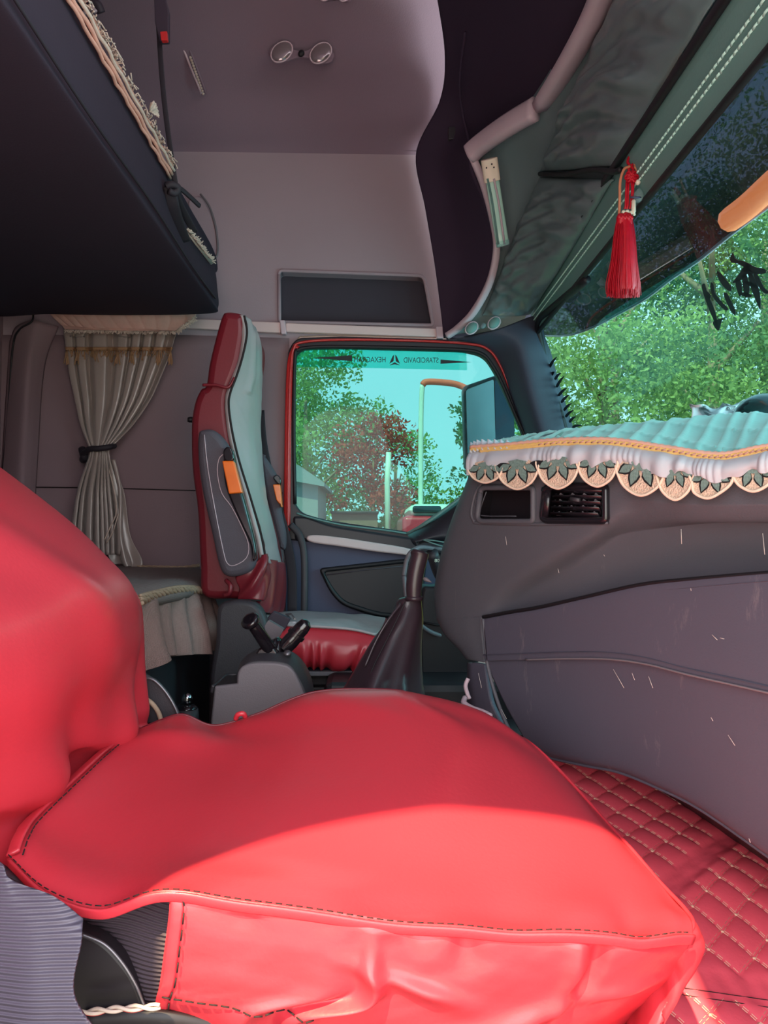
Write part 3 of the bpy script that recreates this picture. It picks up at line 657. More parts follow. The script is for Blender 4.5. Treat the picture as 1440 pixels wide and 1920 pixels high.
rows.append([(q[0] * 0.5 - 0.42, 2.352, (q[2] + zt + Z0 - 0.08) / 2 + .0) for q in rows[-1]])
sheet('mattress_base', rows, 'bunk_cloth', ub, 90, 80, world=True)
tube('edge_piping', [Vector((-0.468, y, zb + Z0 + .018 + .004 * math.sin(y * 9))) for y in np.linspace(.3, 2.2, 30)], 0.0025, 'strap_black', ub, world=True)
# bed cover edge with pink cords and white lace fringe
bc = thing('bunk_cover', 'pink corded bed cover edge with white lace fringe along the upper bunk', 'bed cover', (-0.49, 1.5, 1.64))
def bedge(off, z, y0=0.45, y1=1.74, n=60, a=0.0016, f=1.7): return [Vector((-0.478 + off + a * math.sin(i * f), y, z + Z0 + a * .8 * math.cos(i * f * 1.3) - .0)) for i, y in enumerate(np.linspace(y0, y1, n))]
for k, (o_, z_, r_, m_) in enumerate(((0.004, .843, .004, 'cover_pink'), (0.010, .851, .0035, 'lace_white'), (0.002, .834, .0035, 'cover_pink'), (0.008, .859, .003, 'cover_pink'))):
    tube('cord', bedge(o_, z_, f=1.1 + k * .4), r_, m_, bc, world=True, n=7)
geos = []
for i in range(260):
    y = random.uniform(0.45, 1.74); x = -0.468; z = .858 + Z0; q = Vector((x, y, z)); s = random.uniform(.004, .012)
    geos.append(tube_geo([q, q + Vector((s * .7, random.uniform(-.01, .01), s * random.uniform(.1, .9))), q + Vector((s, random.uniform(-.015, .015), s * random.uniform(-.5, .6)))], .0014, 4))
c0 = Vector((-0.462, 1.52, .868 + Z0))
for i in range(160):
    a = random.uniform(0, 6.28); s = random.uniform(.006, .018)
    geos.append(tube_geo([c0, c0 + Vector((s * .5, math.cos(a) * s, s * .5)), c0 + Vector((s * .8, math.cos(a) * s * 1.3, abs(math.sin(a)) * s))], .0014, 4))
V, F = join(geos); build('lace_fringe', V, F, 'lace_white', bc)
geos = []
for i in range(220):
    t = random.random(); a = P(350 + 48 * t, 432 + 60 * t, 1.85 + .30 * t); s = random.uniform(.004, .014)
    geos.append(tube_geo([a, a + Vector((s, random.uniform(-.006, .006), s * random.uniform(-.6, .9)))], .0014, 4))
strip = [P(350, 430, 1.85), P(372, 460, 2.0), P(398, 494, 2.15)]
geos.append(strap_geo(strip, .012, .004, (1, 0, .6)))
V, F = join(geos); build('lace_fringe', V, F, 'lace_white', bc)
# straps
st = thing('bunk_strap', 'black hanging strap with red release button holding the upper bunk', 'strap', P(330, 350, 2.15))
strapbar('webbing', [(292, -60, 1.72), (298, 60, 1.72), (306, 170, 1.72), (318, 270, 1.73), (330, 352, 1.74)], 0.012, 0.003, (1, 0, 0), 'strap_black', st)
plate('buckle', [rounded([(288, -20), (306, -20), (316, 20), (316, 76), (299, 77), (290, 40)], 3)], 1.70, 0.015, 'strap_dark', st, bevel=0.002)
plate('release_button', [rounded([(300, 59), (313, 58), (314, 75), (302, 76)], 2)], 1.688, 0.01, 'cab_red', st, bevel=0.001)
st2 = thing('strap_anchor', 'black bracket and strap ends knotted at the far corner of the upper bunk', 'strap', P(345, 420, 2.2))
strapbar('strap_tail', [(310, 345, 1.70), (335, 352, 1.72), (355, 368, 1.76), (374, 386, 1.80)], .011, .008, (0.3, 0, 1), 'strap_black', st2)
strapbar('strap_tail', [(325, 352, 1.70), (338, 385, 1.76), (352, 412, 1.82), (364, 434, 1.88)], .018, .008, (1, 0, .3), 'strap_black', st2)
strapbar('strap_tail', [(318, 350, 1.69), (324, 385, 1.72), (334, 420, 1.78), (346, 452, 1.85)], .030, .008, (1, 0, .3), 'strap_black', st2)
tube('knot', [(312, 350, 1.68), (322, 346, 1.68), (334, 352, 1.69), (328, 362, 1.69), (316, 358, 1.68)], .008, 'strap_black', st2, sn=20)
# recessed oval grip plate on the side wall behind the bunk end
gp = plate('grip_plate', [rounded([(352, 372), (376, 366), (404, 420), (408, 478), (396, 484), (360, 440)], [10, 14, 30, 12, 8, 10], 6)], YW - .012, .012, 'wall_cloth', None, bevel=.004, smooth=True)
tag(gp, 'grey rounded grip plate on the side wall beside the bunk end', 'wall fitting')
tube('plate_rim', [(x, y, YW - .013) for x, y in ((376, 364), (392, 386), (403, 420), (408, 455), (407, 478), (400, 484), (388, 480))], .0035, 'plastic_grey', gp, sn=24)

# curtain rail with chain at roof
cr_ = thing('curtain_rail', 'thin ceiling curtain rail with white chain at the upper left', 'curtain rail', P(350, 100, 2.3))
for dx in (0, 11):
    tube('rail', [(303 + dx, -30, 2.14), (330 + dx, 55, 2.22), (355 + dx, 120, 2.28), (378 + dx * .8, 176, 2.33)], .0035, 'roof_cloth' if dx else 'lip_grey', cr_, sn=16)
geos = []
for i in range(14):
    t = i / 13; c = P(357 + 24 * t, 108 + 68 * t, 2.255 + .06 * t); geos.append(lathe_geo(c, (0, 0, 1), [(-.004, .0008), (-.002, .004), (.002, .004), (.004, .0008)], 8))
V, F = join(geos); build('chain', V, F, 'lace_white', cr_)

# roof reading lamp, bow-tie shaped
def bowtie_lamp(cx, cy, w, h, d, nm, label, tilt, ms=('roof_cloth', 'lens', 'rubber_black')):
    t = thing(nm, label, 'lamp', P(cx, cy, d))
    T = math.tan(tilt)
    def q(x, y): return (cx + x * w / 2, cy + y * h / 2 + x * w / 2 * T)
    body = smoothloop([q(-1, 0), q(-.85, -.75), q(-.5, -.8), q(-.18, -.35), q(.12, -.3), q(.45, -.75), q(.85, -.7), q(1, .05), q(.85, .8), q(.5, .85), q(.2, .4), q(-.15, .4), q(-.5, .8), q(-.85, .7)], 70)
    plate('lamp_housing', [body], d, .012, ms[0], t, bevel=.003, smooth=True)
    for s in (-1, 1):
        c = P(*q(s * .6, 0), d - .004); R = w / FPX * d * .19
        lathe('lamp_lens', c, (0, -1, 0), [(0, R), (.006, R * .95), (.010, R * .7), (.012, R * .2)], ms[1], t, 24, .72)
        p = ring(c + Vector((0, -.004, 0)), (0, -1, 0), R, 24, R * .72); p.append(p[0])
        tube('lens_rim', p, .0025, 'lip_grey', t, world=True, n=6)
    c = P(*q(0, .05), d - .004); lathe('switch', c, (0, -1, 0), [(0, .011), (.006, .010), (.009, .005)], ms[2], t, 16, .8)
    return t
bowtie_lamp(565, 100, 122, 38, 2.22, 'roof_lamp', 'twin round roof reading lamp with bow-tie housing on the ceiling', .03)
bowtie_lamp(905, 611, 70, 18, 2.36, 'map_lamp', 'small twin map lamp in the grey header corner above the driver window', -.22, ('header_strip', 'header_strip', 'header_grey'))
bowtie_lamp(628, -6, 60, 14, 2.05, 'roof_vent_lamp', 'partly visible lamp at the very top edge of the ceiling', .03)
hk = thing('ceiling_grip', 'dark curved grip bracket on the ceiling in the top left corner', 'grip', P(165, 25, 2.0))
tube('grip_ring', [(150, 14, 1.98), (165, 2, 1.97), (182, 8, 1.97), (190, 24, 1.98)], .012, 'strap_dark', hk, sn=20)
tube('grip_ring', [(155, 28, 1.98), (168, 12, 1.96), (180, 22, 1.96)], .005, 'lip_grey', hk, sn=16)
tube('grip_ring', [(168, 40, 1.99), (180, 44, 1.98), (190, 56, 1.98)], .010, 'strap_dark', hk, sn=16)
tube('grip_ring', [(174, 46, 1.97), (184, 48, 1.965), (190, 56, 1.965)], .003, 'lip_grey', hk, sn=12)

# LED strip lamp on the header
ll = thing('strip_lamp', 'slim clear strip lamp with cream end cap on the header panel', 'lamp', P(930, 380, 2.1))
strapbar('lamp_tube', [(922, 330, 2.05), (930, 380, 2.09), (938, 430, 2.13), (943, 460, 2.15)], .038, .022, (1, 0, 0), 'lamp_bar', ll)
for dx in (-7, 5): tube('lamp_rib', [(921 + dx, 335, 2.035), (930 + dx, 380, 2.075), (941 + dx, 458, 2.135)], .003, 'lip_grey' if dx > 0 else 'header_strip', ll, sn=8)
strapbar('end_cap', [(917, 298, 2.02), (920, 318, 2.035), (923, 340, 2.05)], .046, .026, (1, 0, 0), 'cream_plastic', ll)
for (x, y) in ((912, 315), (922, 308), (926, 314)): lathe('screw', P(x, y, 2.004), (0, -1, 0), [(0, .0022), (.003, .0015)], 'rubber_black', ll, 8)
strapbar('lamp_foot', [(942, 452, 2.125), (944, 462, 2.13)], .040, .024, (1, 0, 0), 'clear_plastic', ll, 6)

# ================================================================ SLEEPER CURTAIN
ct = thing('curtain', 'silvery satin curtain gathered by a dark tie beside the lower bunk', 'curtain', P(190, 1060, 2.38))
bounds = [(612, 118, 335), (640, 120, 330), (665, 124, 322), (700, 129, 308), (750, 140, 284), (795, 150, 252), (822, 160, 226), (842, 168, 206), (858, 166, 206), (880, 158, 210), (920, 145, 216), (960, 138, 222), (1000, 134, 226), (1040, 138, 226)]
B = cr(bounds, 120)
def curtain_point(t, u, lift=0.0):
    i = t * 119; y, x0, x1 = [float(np.interp(i, range(120), B[:, k])) for k in range(3)]
    g = gauss(y, 848, 45); gt = gauss(y, 610, 160)
    amp = 0.020 * (1 - .8 * g)
    ph = u * 7.3 + .35 * math.sin(u * 9.0) + .1 * math.sin(t * 4 + u * 5)
    s = 2 * abs(math.sin(math.pi * ph)) ** .7 - 1.2
    xx = x0 + (x1 - x0) * (u + .018 * math.sin(4 * math.pi * ph) * (1 - g))
    d = 2.385 - amp * s - .035 * g - .012 * (1 - (2 * u - 1) ** 2) - lift
    return P(xx, y + 5 * math.sin(u * 14) * (t < .05), d)
nu, nv = 240, 120
G = np.array([[tuple(curtain_point(j / (nv - 1), i / (nu - 1))) for i in range(nu)] for j in range(nv)])
build('curtain_cloth', G.reshape(-1, 3), gridfaces(nv, nu), 'curtain_satin', ct, solid=.0015)
rows = [[(200, 862, 2.40), (208, 862, 2.385), (214, 866, 2.40)], [(212, 920, 2.41), (222, 920, 2.39), (232, 925, 2.41)],
        [(205, 1000, 2.41), (225, 1000, 2.38), (240, 1005, 2.41)], [(206, 1040, 2.40), (236, 1045, 2.38), (264, 1052, 2.41)], [(214, 1058, 2.40), (245, 1062, 2.38), (262, 1062, 2.41)]]
sheet('curtain_tail', rows, 'curtain_satin', ct, 60, 60, disp=lambda u, v: .012 * np.sin(u * 12 + v * 3), solid=.0015)
tube('hem_edge', [(196, 1012, 2.355), (206, 990, 2.355), (218, 960, 2.36), (214, 920, 2.36), (204, 880, 2.36), (196, 862, 2.35)], .0022, 'lace_white', ct, sn=30)
tube('hem_edge', [(200, 1018, 2.35), (212, 996, 2.35), (222, 964, 2.355)], .002, 'lace_white', ct, sn=20)
tube('tie', [(154, 852, 2.36), (168, 842, 2.325), (186, 841, 2.315), (206, 838, 2.325), (214, 836, 2.36)], .009, 'strap_black', ct, sn=24)
tube('tie', [(154, 842, 2.38), (158, 856, 2.36), (156, 862, 2.38)], .012, 'strap_black', ct, sn=12)
# gold fringe following the folds
geos = []; gold = [curtain_point(.118, k / 239, .004) for k in range(240)]
geos.append(tube_geo(gold, .0042, 6)); geos.append(tube_geo([curtain_point(.128, k / 239, .005) for k in range(240)], .003, 6))
for k in range(0, 240, 2):
    a = curtain_point(.128, k / 239, .006); ln = random.uniform(.012, .026) * (1.6 if k % 34 < 8 else 1)
    geos.append(tube_geo([a, a + Vector((random.uniform(-.003, .003), -.004, -ln * .5)), a + Vector((random.uniform(-.006, .006), -.003, -ln))], .0016, 4))
for u in (.02, .12, .5, .62, .86, .98):
    a = curtain_point(.13, u, .012)
    for _ in range(10): geos.append(tube_geo([a, a + Vector((random.uniform(-.009, .009), -.004, -random.uniform(.035, .05)))], .0018, 4))
V, F = join(geos); build('gold_fringe', V, F, 'fringe_gold', ct)
# valance
vl = thing('curtain_valance', 'quilted pink brocade valance with lace edge above the curtain', 'valance', P(225, 620, 2.33))
rows = [[(70, 560, 2.36), (150, 562, 2.33), (260, 566, 2.33), (372, 575, 2.36)],
        [(92, 586, 2.35), (160, 590, 2.325), (260, 594, 2.325), (364, 598, 2.35)],
        [(112, 606, 2.35), (170, 612, 2.325), (260, 614, 2.325), (340, 618, 2.35)],
        [(122, 618, 2.355), (175, 619, 2.33), (260, 621, 2.33), (322, 623, 2.355)]]
sheet('valance_cloth', rows, 'valance_pink', vl, 160, 40, disp=lambda u, v: .004 * np.abs(np.sin(math.pi * (u * 11 - v * 1.2))) ** .4 * (v < .75), solid=.004)
geos = []
for i in range(330):
    t = random.random(); a = P(122 + 200 * t, 618 + 4 * t, 2.325) if t < .82 or random.random() < .3 else P(330 + 34 * random.random(), 0, 1) if False else P(122 + 215 * t, 618 + 3 * t, 2.325)
    geos.append(tube_geo([a, a + Vector((random.uniform(-.006, .006), -.002, -random.uniform(.003, .012)))], .0014, 4))
for i in range(140):
    t = random.random(); a = P(330 + 34 * t, 620 - 24 * t, 2.33); geos.append(tube_geo([a, a + Vector((random.uniform(0, .014), -.003, random.uniform(-.012, .006)))], .0014, 4))
V, F = join(geos); build('lace_edge', V, F, 'lace_white', vl)

# ================================================================ LOWER BUNK
lb = thing('lower_bunk', 'lower sleeper bunk with taupe bedspread, tan rope trim and linen skirt', 'bunk', (-0.8, 1.7, 0.35))
top = [[(-1.2, 2.43, Z0 - .105), (-.8, 2.43, Z0 - .105), (-.6, 2.42, Z0 - .11), (-.5, 2.36, Z0 - .118), (-.46, 2.30, Z0 - .13)],
       [(-1.2, 2.1, Z0 - .115), (-.8, 2.1, Z0 - .115), (-.6, 2.1, Z0 - .118), (-.49, 2.1, Z0 - .125), (-.453, 2.08, Z0 - .15)],
       [(-1.2, 1.6, Z0 - .115), (-.8, 1.6, Z0 - .115), (-.6, 1.6, Z0 - .112), (-.49, 1.6, Z0 - .115), (-.455, 1.6, Z0 - .14)],
       [(-1.2, .5, Z0 - .115), (-.8, .5, Z0 - .115), (-.6, .5, Z0 - .112), (-.49, .5, Z0 - .115), (-.455, .5, Z0 - .14)]]
sheet('bedspread', top, 'bedspread', lb, 50, 60, disp=lambda u, v: .004 * fbm(u, v, 2, 4), solid=.02, world=True)
def rope(name, path, r, m, parent, n=3, turns=None):
    p = cr([tuple(x) for x in path], 160); geos = []
    cum = np.concatenate([[0], np.cumsum(np.linalg.norm(np.diff(p, axis=0), axis=1))])
    for k in range(n):
        q = []
        for i, x in enumerate(p):
            a = cum[i] / (r * 6) * 6.28 / 2 + k * 6.28 / n
            t = Vector(p[min(i + 1, 159)] - p[max(i - 1, 0)]).normalized(); u = t.orthogonal().normalized(); v = t.cross(u)
            u = (Vector((0, 0, 1)) - t * t.z).normalized(); v = t.cross(u)
            q.append(Vector(x) + (u * math.cos(a) + v * math.sin(a)) * r * .6)
        geos.append(tube_geo(q, r * .55, 6))
    V, F = join(geos); return build(name, V, F, m, parent)
rope('rope_trim', [P(262, 1128, 1.44), P(285, 1118, 1.56), (P(320, 1109, 1.72)), P(350, 1106, 1.86), P(378, 1108, 2.0), P(388, 1106, 2.08), P(384, 1098, 2.14), P(365, 1088, 2.2), P(345, 1084, 2.24), P(330, 1086, 2.24)], .0085, 'rope_tan', lb)
rope('rope_trim', [P(262, 1120, 1.44), P(290, 1112, 1.58), P(330, 1103, 1.76), P(362, 1102, 1.92), P(384, 1106, 2.06)], .006, 'rope_tan', lb)
rope('rope_trim', [P(255, 1062, 2.40), P(300, 1063, 2.40), P(340, 1064, 2.41), P(374, 1060, 2.42)], .005, 'rope_tan', lb)
rows = [[(225, 1140, 1.30), (262, 1126, 1.44), (300, 1116, 1.64), (345, 1110, 1.86), (385, 1110, 2.06), (394, 1108, 2.16)],
        [(226, 1200, 1.28), (264, 1180, 1.42), (302, 1160, 1.62), (348, 1150, 1.84), (394, 1145, 2.03), (404, 1140, 2.12)],
        [(228, 1250, 1.27), (266, 1225, 1.41), (306, 1205, 1.61), (354, 1190, 1.83), (402, 1185, 2.01), (412, 1180, 2.10)],
        [(228, 1290, 1.27), (268, 1268, 1.41), (310, 1232, 1.61), (356, 1228, 1.83), (400, 1222, 2.02), (413, 1206, 2.10)]]
sheet('skirt', rows, 'skirt_linen', lb, 220, 60, disp=lambda u, v: .022 * (.25 + v) * (np.sin(u * 6.28 * 7.3 + 1.5 * np.sin(u * 11)) * .6 + .5 * np.sin(u * 6.28 * 3.1 + 1)), solid=.002)
box('bunk_base', (-1.2, .5, .12), (-.50, 2.30, Z0 - .15), 'plastic_dark', lb)

# ================================================================ DRIVER'S SEAT
ds = thing('driver_chair', 'far maroon driver seat with windscreen sheen coloured grey on its front and raised dark armrests', 'seat', P(560, 1300, 2.1))
prof = [(414, 590), (424, 582), (446, 584), (458, 592), (462, 620), (455, 668), (446, 700), (434, 732), (430, 760), (436, 810), (448, 862), (468, 930), (488, 1000), (500, 1060), (498, 1100), (492, 1128), (440, 1124), (380, 1118),
        (373, 1060), (368, 960), (358, 880), (356, 800), (362, 755), (374, 728), (384, 720), (390, 680), (402, 630)]
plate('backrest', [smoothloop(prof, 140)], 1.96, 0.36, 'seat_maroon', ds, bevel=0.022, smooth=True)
# bulging backrest front; windshield reflection on the dark red put in as grey
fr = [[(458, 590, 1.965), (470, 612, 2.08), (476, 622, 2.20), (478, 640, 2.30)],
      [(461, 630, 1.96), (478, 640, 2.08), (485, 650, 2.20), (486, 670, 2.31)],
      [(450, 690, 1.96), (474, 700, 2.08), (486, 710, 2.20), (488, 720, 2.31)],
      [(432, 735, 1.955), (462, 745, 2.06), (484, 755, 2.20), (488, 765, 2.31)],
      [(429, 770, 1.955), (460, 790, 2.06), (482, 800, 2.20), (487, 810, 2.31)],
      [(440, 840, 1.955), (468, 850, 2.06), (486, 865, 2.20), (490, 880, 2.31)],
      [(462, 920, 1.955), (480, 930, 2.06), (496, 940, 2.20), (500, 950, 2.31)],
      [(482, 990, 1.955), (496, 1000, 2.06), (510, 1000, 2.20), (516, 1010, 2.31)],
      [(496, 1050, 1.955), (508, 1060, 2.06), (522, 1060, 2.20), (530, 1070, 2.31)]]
sheet('sheen_panel', fr, 'seat_sheen', ds, 50, 90, disp=lambda u, v: .010 * np.sin(u * math.pi) + .002 * fbm(u * .6, v, 4, 9) + .006 * gauss(u, .15 + v * .4, .07) * (v < .35), solid=.012)
low = [[(494, 1040, 1.952), (506, 1050, 2.04), (522, 1055, 2.18), (532, 1060, 2.31)],
       [(492, 1090, 1.952), (506, 1095, 2.04), (524, 1095, 2.18), (534, 1100, 2.31)],
       [(486, 1128, 1.952), (504, 1132, 2.04), (518, 1136, 2.18), (532, 1140, 2.31)],
       [(480, 1140, 1.96), (500, 1148, 2.04), (512, 1148, 2.18), (528, 1148, 2.31)]]
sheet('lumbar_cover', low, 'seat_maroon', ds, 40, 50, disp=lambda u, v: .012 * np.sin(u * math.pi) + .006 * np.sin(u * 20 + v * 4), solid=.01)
tube('piping', [(458, 592, 1.95), (463, 625, 1.948), (455, 668, 1.948), (444, 704, 1.948), (432, 736, 1.945), (429, 762, 1.945), (436, 812, 1.945), (449, 866, 1.945), (470, 934, 1.945), (490, 1004, 1.945), (500, 1060, 1.945)], .003, 'thread_black', ds, sn=80)
tube('head_fold', [(380, 722, 1.95), (405, 722, 1.948), (428, 726, 1.948), (440, 708, 1.95)], .004, 'seat_maroon', ds, sn=20)
rows = [[(442, 1078, 1.93), (470, 1062, 1.92), (494, 1040, 1.93), (500, 1040, 1.96)], [(446, 1100, 1.925), (474, 1090, 1.91), (500, 1070, 1.925), (506, 1070, 1.97)], [(448, 1124, 1.93), (472, 1125, 1.915), (490, 1126, 1.93), (498, 1126, 1.97)]]
sheet('cover_flap', rows, 'seat_maroon', ds, 40, 30, disp=lambda u, v: .005 * np.sin(u * 9 + v * 8), solid=.003)
tube('flap_hem', [(448, 1124, 1.925), (472, 1125, 1.91), (490, 1126, 1.925)], .0018, 'thread_black', ds)
tube('cover_loop', [(424, 1088, 1.93), (432, 1098, 1.92), (430, 1112, 1.92), (421, 1116, 1.93)], .006, 'seat_maroon', ds, sn=16)
def armrest(pts, d, thick, orange, seam, inner, hinge):
    a = plate('armrest', [smoothloop(pts, 80)], d, thick, 'armrest_grey', ds, bevel=.016, smooth=True)
    if seam: tube('armrest_seam', [(x, y, d - .001) for x, y in seam], .0010, 'lip_grey', a, sn=40)
    if inner: plate('armrest_edge', [smoothloop(inner, 60)], d - .006, .03, 'plastic_gloss', a, bevel=.006, smooth=True)
    plate('reflector', [rounded(orange, 3)], d - .02, .03, 'reflector_orange', a, bevel=.003, smooth=True)
    if hinge: plate('armrest_hinge', [smoothloop(hinge, 20)], d - .015, .03, 'plastic_gloss', a, bevel=.004, smooth=True)
    return a
armrest([(370, 815), (378, 805), (400, 806), (420, 826), (432, 850), (444, 890), (450, 940), (462, 985), (474, 1020), (479, 1045), (472, 1068), (448, 1080), (424, 1080), (410, 1062), (396, 1000), (378, 920), (370, 860)], 1.895, .055,
        [(416, 864), (438, 864), (454, 924), (429, 926)],
        [(383, 815), (390, 880), (404, 960), (418, 1030), (426, 1056), (440, 1060), (462, 1046), (466, 1020), (452, 985), (434, 950), (416, 925), (408, 890), (410, 862), (420, 850)],
        [(420, 850), (436, 848), (446, 900), (458, 940), (476, 1010), (480, 1040), (474, 1052), (468, 1020), (452, 985), (432, 940), (420, 900)],
        [(418, 848), (424, 838), (434, 842), (438, 862), (422, 864)])
armrest([(486, 850), (496, 856), (510, 876), (524, 905), (528, 960), (536, 1000), (534, 1030), (520, 1020), (504, 960), (490, 900)], 2.335, .03,
        [(511, 908), (525, 908), (529, 952), (518, 938)], None, None, [(512, 896), (520, 890), (527, 900), (524, 910)])
lathe('recline_knob', P(356, 787, 2.05), (-1, -.4, 0), [(-.03, .008), (0, .008), (.006, .006)], 'rubber_black', ds, 12)
# cushion
rows = [[(466, 1160, 1.98), (540, 1172, 1.96), (600, 1176, 1.96), (660, 1180, 1.955), (704, 1190, 1.95), (712, 1200, 1.97)],
        [(466, 1190, 1.975), (545, 1200, 1.95), (600, 1205, 1.95), (660, 1210, 1.945), (702, 1215, 1.94), (714, 1220, 1.97)],
        [(466, 1230, 1.975), (545, 1230, 1.95), (600, 1235, 1.95), (650, 1240, 1.945), (690, 1240, 1.945), (712, 1245, 1.97)],
        [(466, 1250, 1.98), (545, 1252, 1.96), (600, 1254, 1.96), (645, 1256, 1.955), (680, 1256, 1.955), (708, 1256, 1.98)]]
sheet('cushion_side', rows, 'seat_red', ds, 160, 50, disp=lambda u, v: .016 * np.sin(v * math.pi) + (v > .3) * (v - .3) * .012 * np.sin(u * 60 + 3 * np.sin(u * 17)), solid=.01)
rows = [[(490, 1150, 2.34), (580, 1146, 2.34), (660, 1150, 2.34), (722, 1158, 2.34)],
        [(480, 1146, 2.18), (565, 1152, 2.18), (660, 1155, 2.18), (722, 1162, 2.18)],
        [(470, 1150, 2.05), (555, 1160, 2.04), (650, 1166, 2.04), (716, 1176, 2.04)],
        [(466, 1160, 1.98), (540, 1172, 1.96), (640, 1177, 1.955), (706, 1190, 1.95)]]
sheet('cushion_top', rows, 'seat_sheen', ds, 60, 30, disp=lambda u, v: .004 * fbm(u, v, 2, 3), solid=.01)  # grey sheen of the seat top put into its colour
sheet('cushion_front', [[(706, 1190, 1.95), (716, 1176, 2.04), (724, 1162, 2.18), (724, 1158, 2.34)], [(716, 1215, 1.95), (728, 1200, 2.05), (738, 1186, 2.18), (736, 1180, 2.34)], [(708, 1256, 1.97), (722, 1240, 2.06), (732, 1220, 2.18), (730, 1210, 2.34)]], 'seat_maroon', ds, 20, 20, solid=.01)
tube('cushion_piping', [(470, 1158, 1.97), (540, 1172, 1.952), (600, 1175, 1.95), (660, 1180, 1.947), (704, 1190, 1.942)], .004, 'seat_sheen', ds, sn=30)
V, F = join([box_geo(tuple(P(480, 1290, 2.0)), tuple(P(690, 1258, 2.0) + Vector((0, .32, 0))))]); build('seat_pan', V, F, 'plastic_dark', ds, bevel=.008)
box('seat_rail', P(560, 1268, 1.95), P(660, 1259, 1.95) + Vector((0, .02, 0)), 'plastic_grey', ds, bevel=.002)
plate('side_shield', [smoothloop([(408, 1140), (430, 1127), (455, 1126), (478, 1132), (494, 1152), (502, 1190), (505, 1300), (400, 1300), (404, 1200)], 50)], 1.88, .05, 'plastic_dark', ds, bevel=.012, smooth=True)
box('pedestal', (P(410, 1300, 2.0).x, 1.98, 0.0), (P(690, 1300, 2.0).x, 2.28, P(0, 1285, 2.0).z), 'dash_dark', ds, bevel=.01)
# driver's seat belt
sbt = thing('driver_seat_belt', 'black seat belt running down beside the driver seat to its buckle', 'seat belt', P(560, 1150, 2.3))
strapbar('belt_webbing', [(487, 770, 2.42), (492, 830, 2.41), (506, 900, 2.40), (520, 950, 2.39), (536, 1010, 2.37), (547, 1070, 2.34), (548, 1150, 2.32)], .030, .003, (1, 0, 0), 'strap_black', sbt, 40)
strapbar('belt_guide', [(545, 984, 2.40), (562, 1005, 2.39), (570, 1040, 2.38), (571, 1100, 2.37), (570, 1160, 2.37)], .022, .02, (1, 0, 0), 'plastic_dark', sbt, 30)
bk = plate('buckle_tongue', [rounded([(534, 1151), (546, 1150), (556, 1162), (546, 1163)], 1.5), rounded([(541, 1154), (546, 1153), (551, 1160), (547, 1161)], 1)], 2.0, .004, 'chrome', sbt)
plate('buckle_body', [rounded([(500, 1160), (512, 1146), (545, 1160), (532, 1184), (505, 1176)], 3)], 1.93, .02, 'strap_dark', sbt, bevel=.003)

# ================================================================ CENTRE CONSOLE
cc = thing('centre_console', 'grey plastic console box between the seats with a tray', 'console', P(490, 1350, 1.5))
face = [(444, 1282), (445, 1262), (452, 1250), (466, 1244), (490, 1242), (520, 1243), (540, 1248), (553, 1260), (562, 1280), (574, 1310), (576, 1400), (393, 1400), (396, 1345), (402, 1287)]
plate('console_face', [rounded(face, [2, 8, 8, 8, 8, 8, 8, 8, 8, 8, 2, 2, 4, 4])], 1.45, .012, 'plastic_grey', cc, bevel=.004, smooth=True)
topc = [[(444, 1284, 1.452), (446, 1260, 1.452), (466, 1243, 1.452), (500, 1240, 1.452), (540, 1246, 1.452), (560, 1272, 1.452), (576, 1312, 1.452), (582, 1380, 1.46)],
        [(446, 1262, 1.50), (452, 1240, 1.50), (472, 1226, 1.50), (505, 1222, 1.50), (546, 1230, 1.50), (570, 1256, 1.50), (586, 1300, 1.50), (592, 1370, 1.5)],
        [(452, 1252, 1.60), (458, 1236, 1.60), (480, 1218, 1.60), (510, 1214, 1.60), (548, 1222, 1.60), (574, 1248, 1.60), (588, 1290, 1.60), (594, 1360, 1.6)]]
sheet('console_top', topc, 'plastic_dark', cc, 60, 20, solid=.008)
box('tray', P(404, 1296, 1.47), P(444, 1284, 1.47) + Vector((0, .10, 0)), 'dash_dark', cc, bevel=.003)
sheet('tray_rim', [[(402, 1286, 1.455), (410, 1280, 1.50), (426, 1266, 1.56), (444, 1264, 1.57)], [(400, 1300, 1.46), (408, 1296, 1.51), (424, 1290, 1.57), (444, 1290, 1.58)]], 'plastic_dark', cc, 20, 6, solid=.006)
box('console_body', (P(400, 1400, 1.46).x, 1.47, 0.0), (P(574, 1400, 1.46).x, 1.60, P(0, 1300, 1.5).z), 'plastic_dark', cc, bevel=.01)
hv = thing('brake_valve_levers', 'pair of glossy black hand brake levers rising from the console top', 'lever', P(510, 1236, 1.5))
plate('valve_base', [smoothloop([(482, 1236), (482, 1220), (496, 1212), (512, 1214), (521, 1226), (522, 1236)], 30)], 1.49, .04, 'plastic_gloss', hv, bevel=.004, smooth=True)
for k, (x, y, r_) in enumerate(((516, 1216, .019), (522, 1214, .020), (528, 1218, .019))):
    lathe('collar', P(x, y, 1.53), (.55, -.2, .1), [(-.004, r_), (0, r_ * 1.08), (.004, r_)], 'plastic_gloss', hv, 20)
def lever(pts, rs, name): 
    V, F = tube_geo([P(*q) for q in pts], rs, 16, 30); return build(name, V, F, 'plastic_gloss', hv)
lever([(504, 1214, 1.50), (492, 1196, 1.48), (480, 1178, 1.465), (474, 1170, 1.46)], [.014, .013, .0125, .012], 'lever_stem')
lathe('lever_knob', P(474, 1170, 1.46), P(465, 1159, 1.45) - P(474, 1170, 1.46), [(-.002, .012), (.006, .018), (.010, .019), (.014, .018), (.016, .012), (.014, .003)], 'plastic_gloss', hv)
lever([(532, 1216, 1.53), (545, 1202, 1.53), (556, 1190, 1.53)], [.016, .017, .016], 'lever_stem')
lever([(553, 1193, 1.53), (558, 1187, 1.53)], [.019, .019], 'collar')
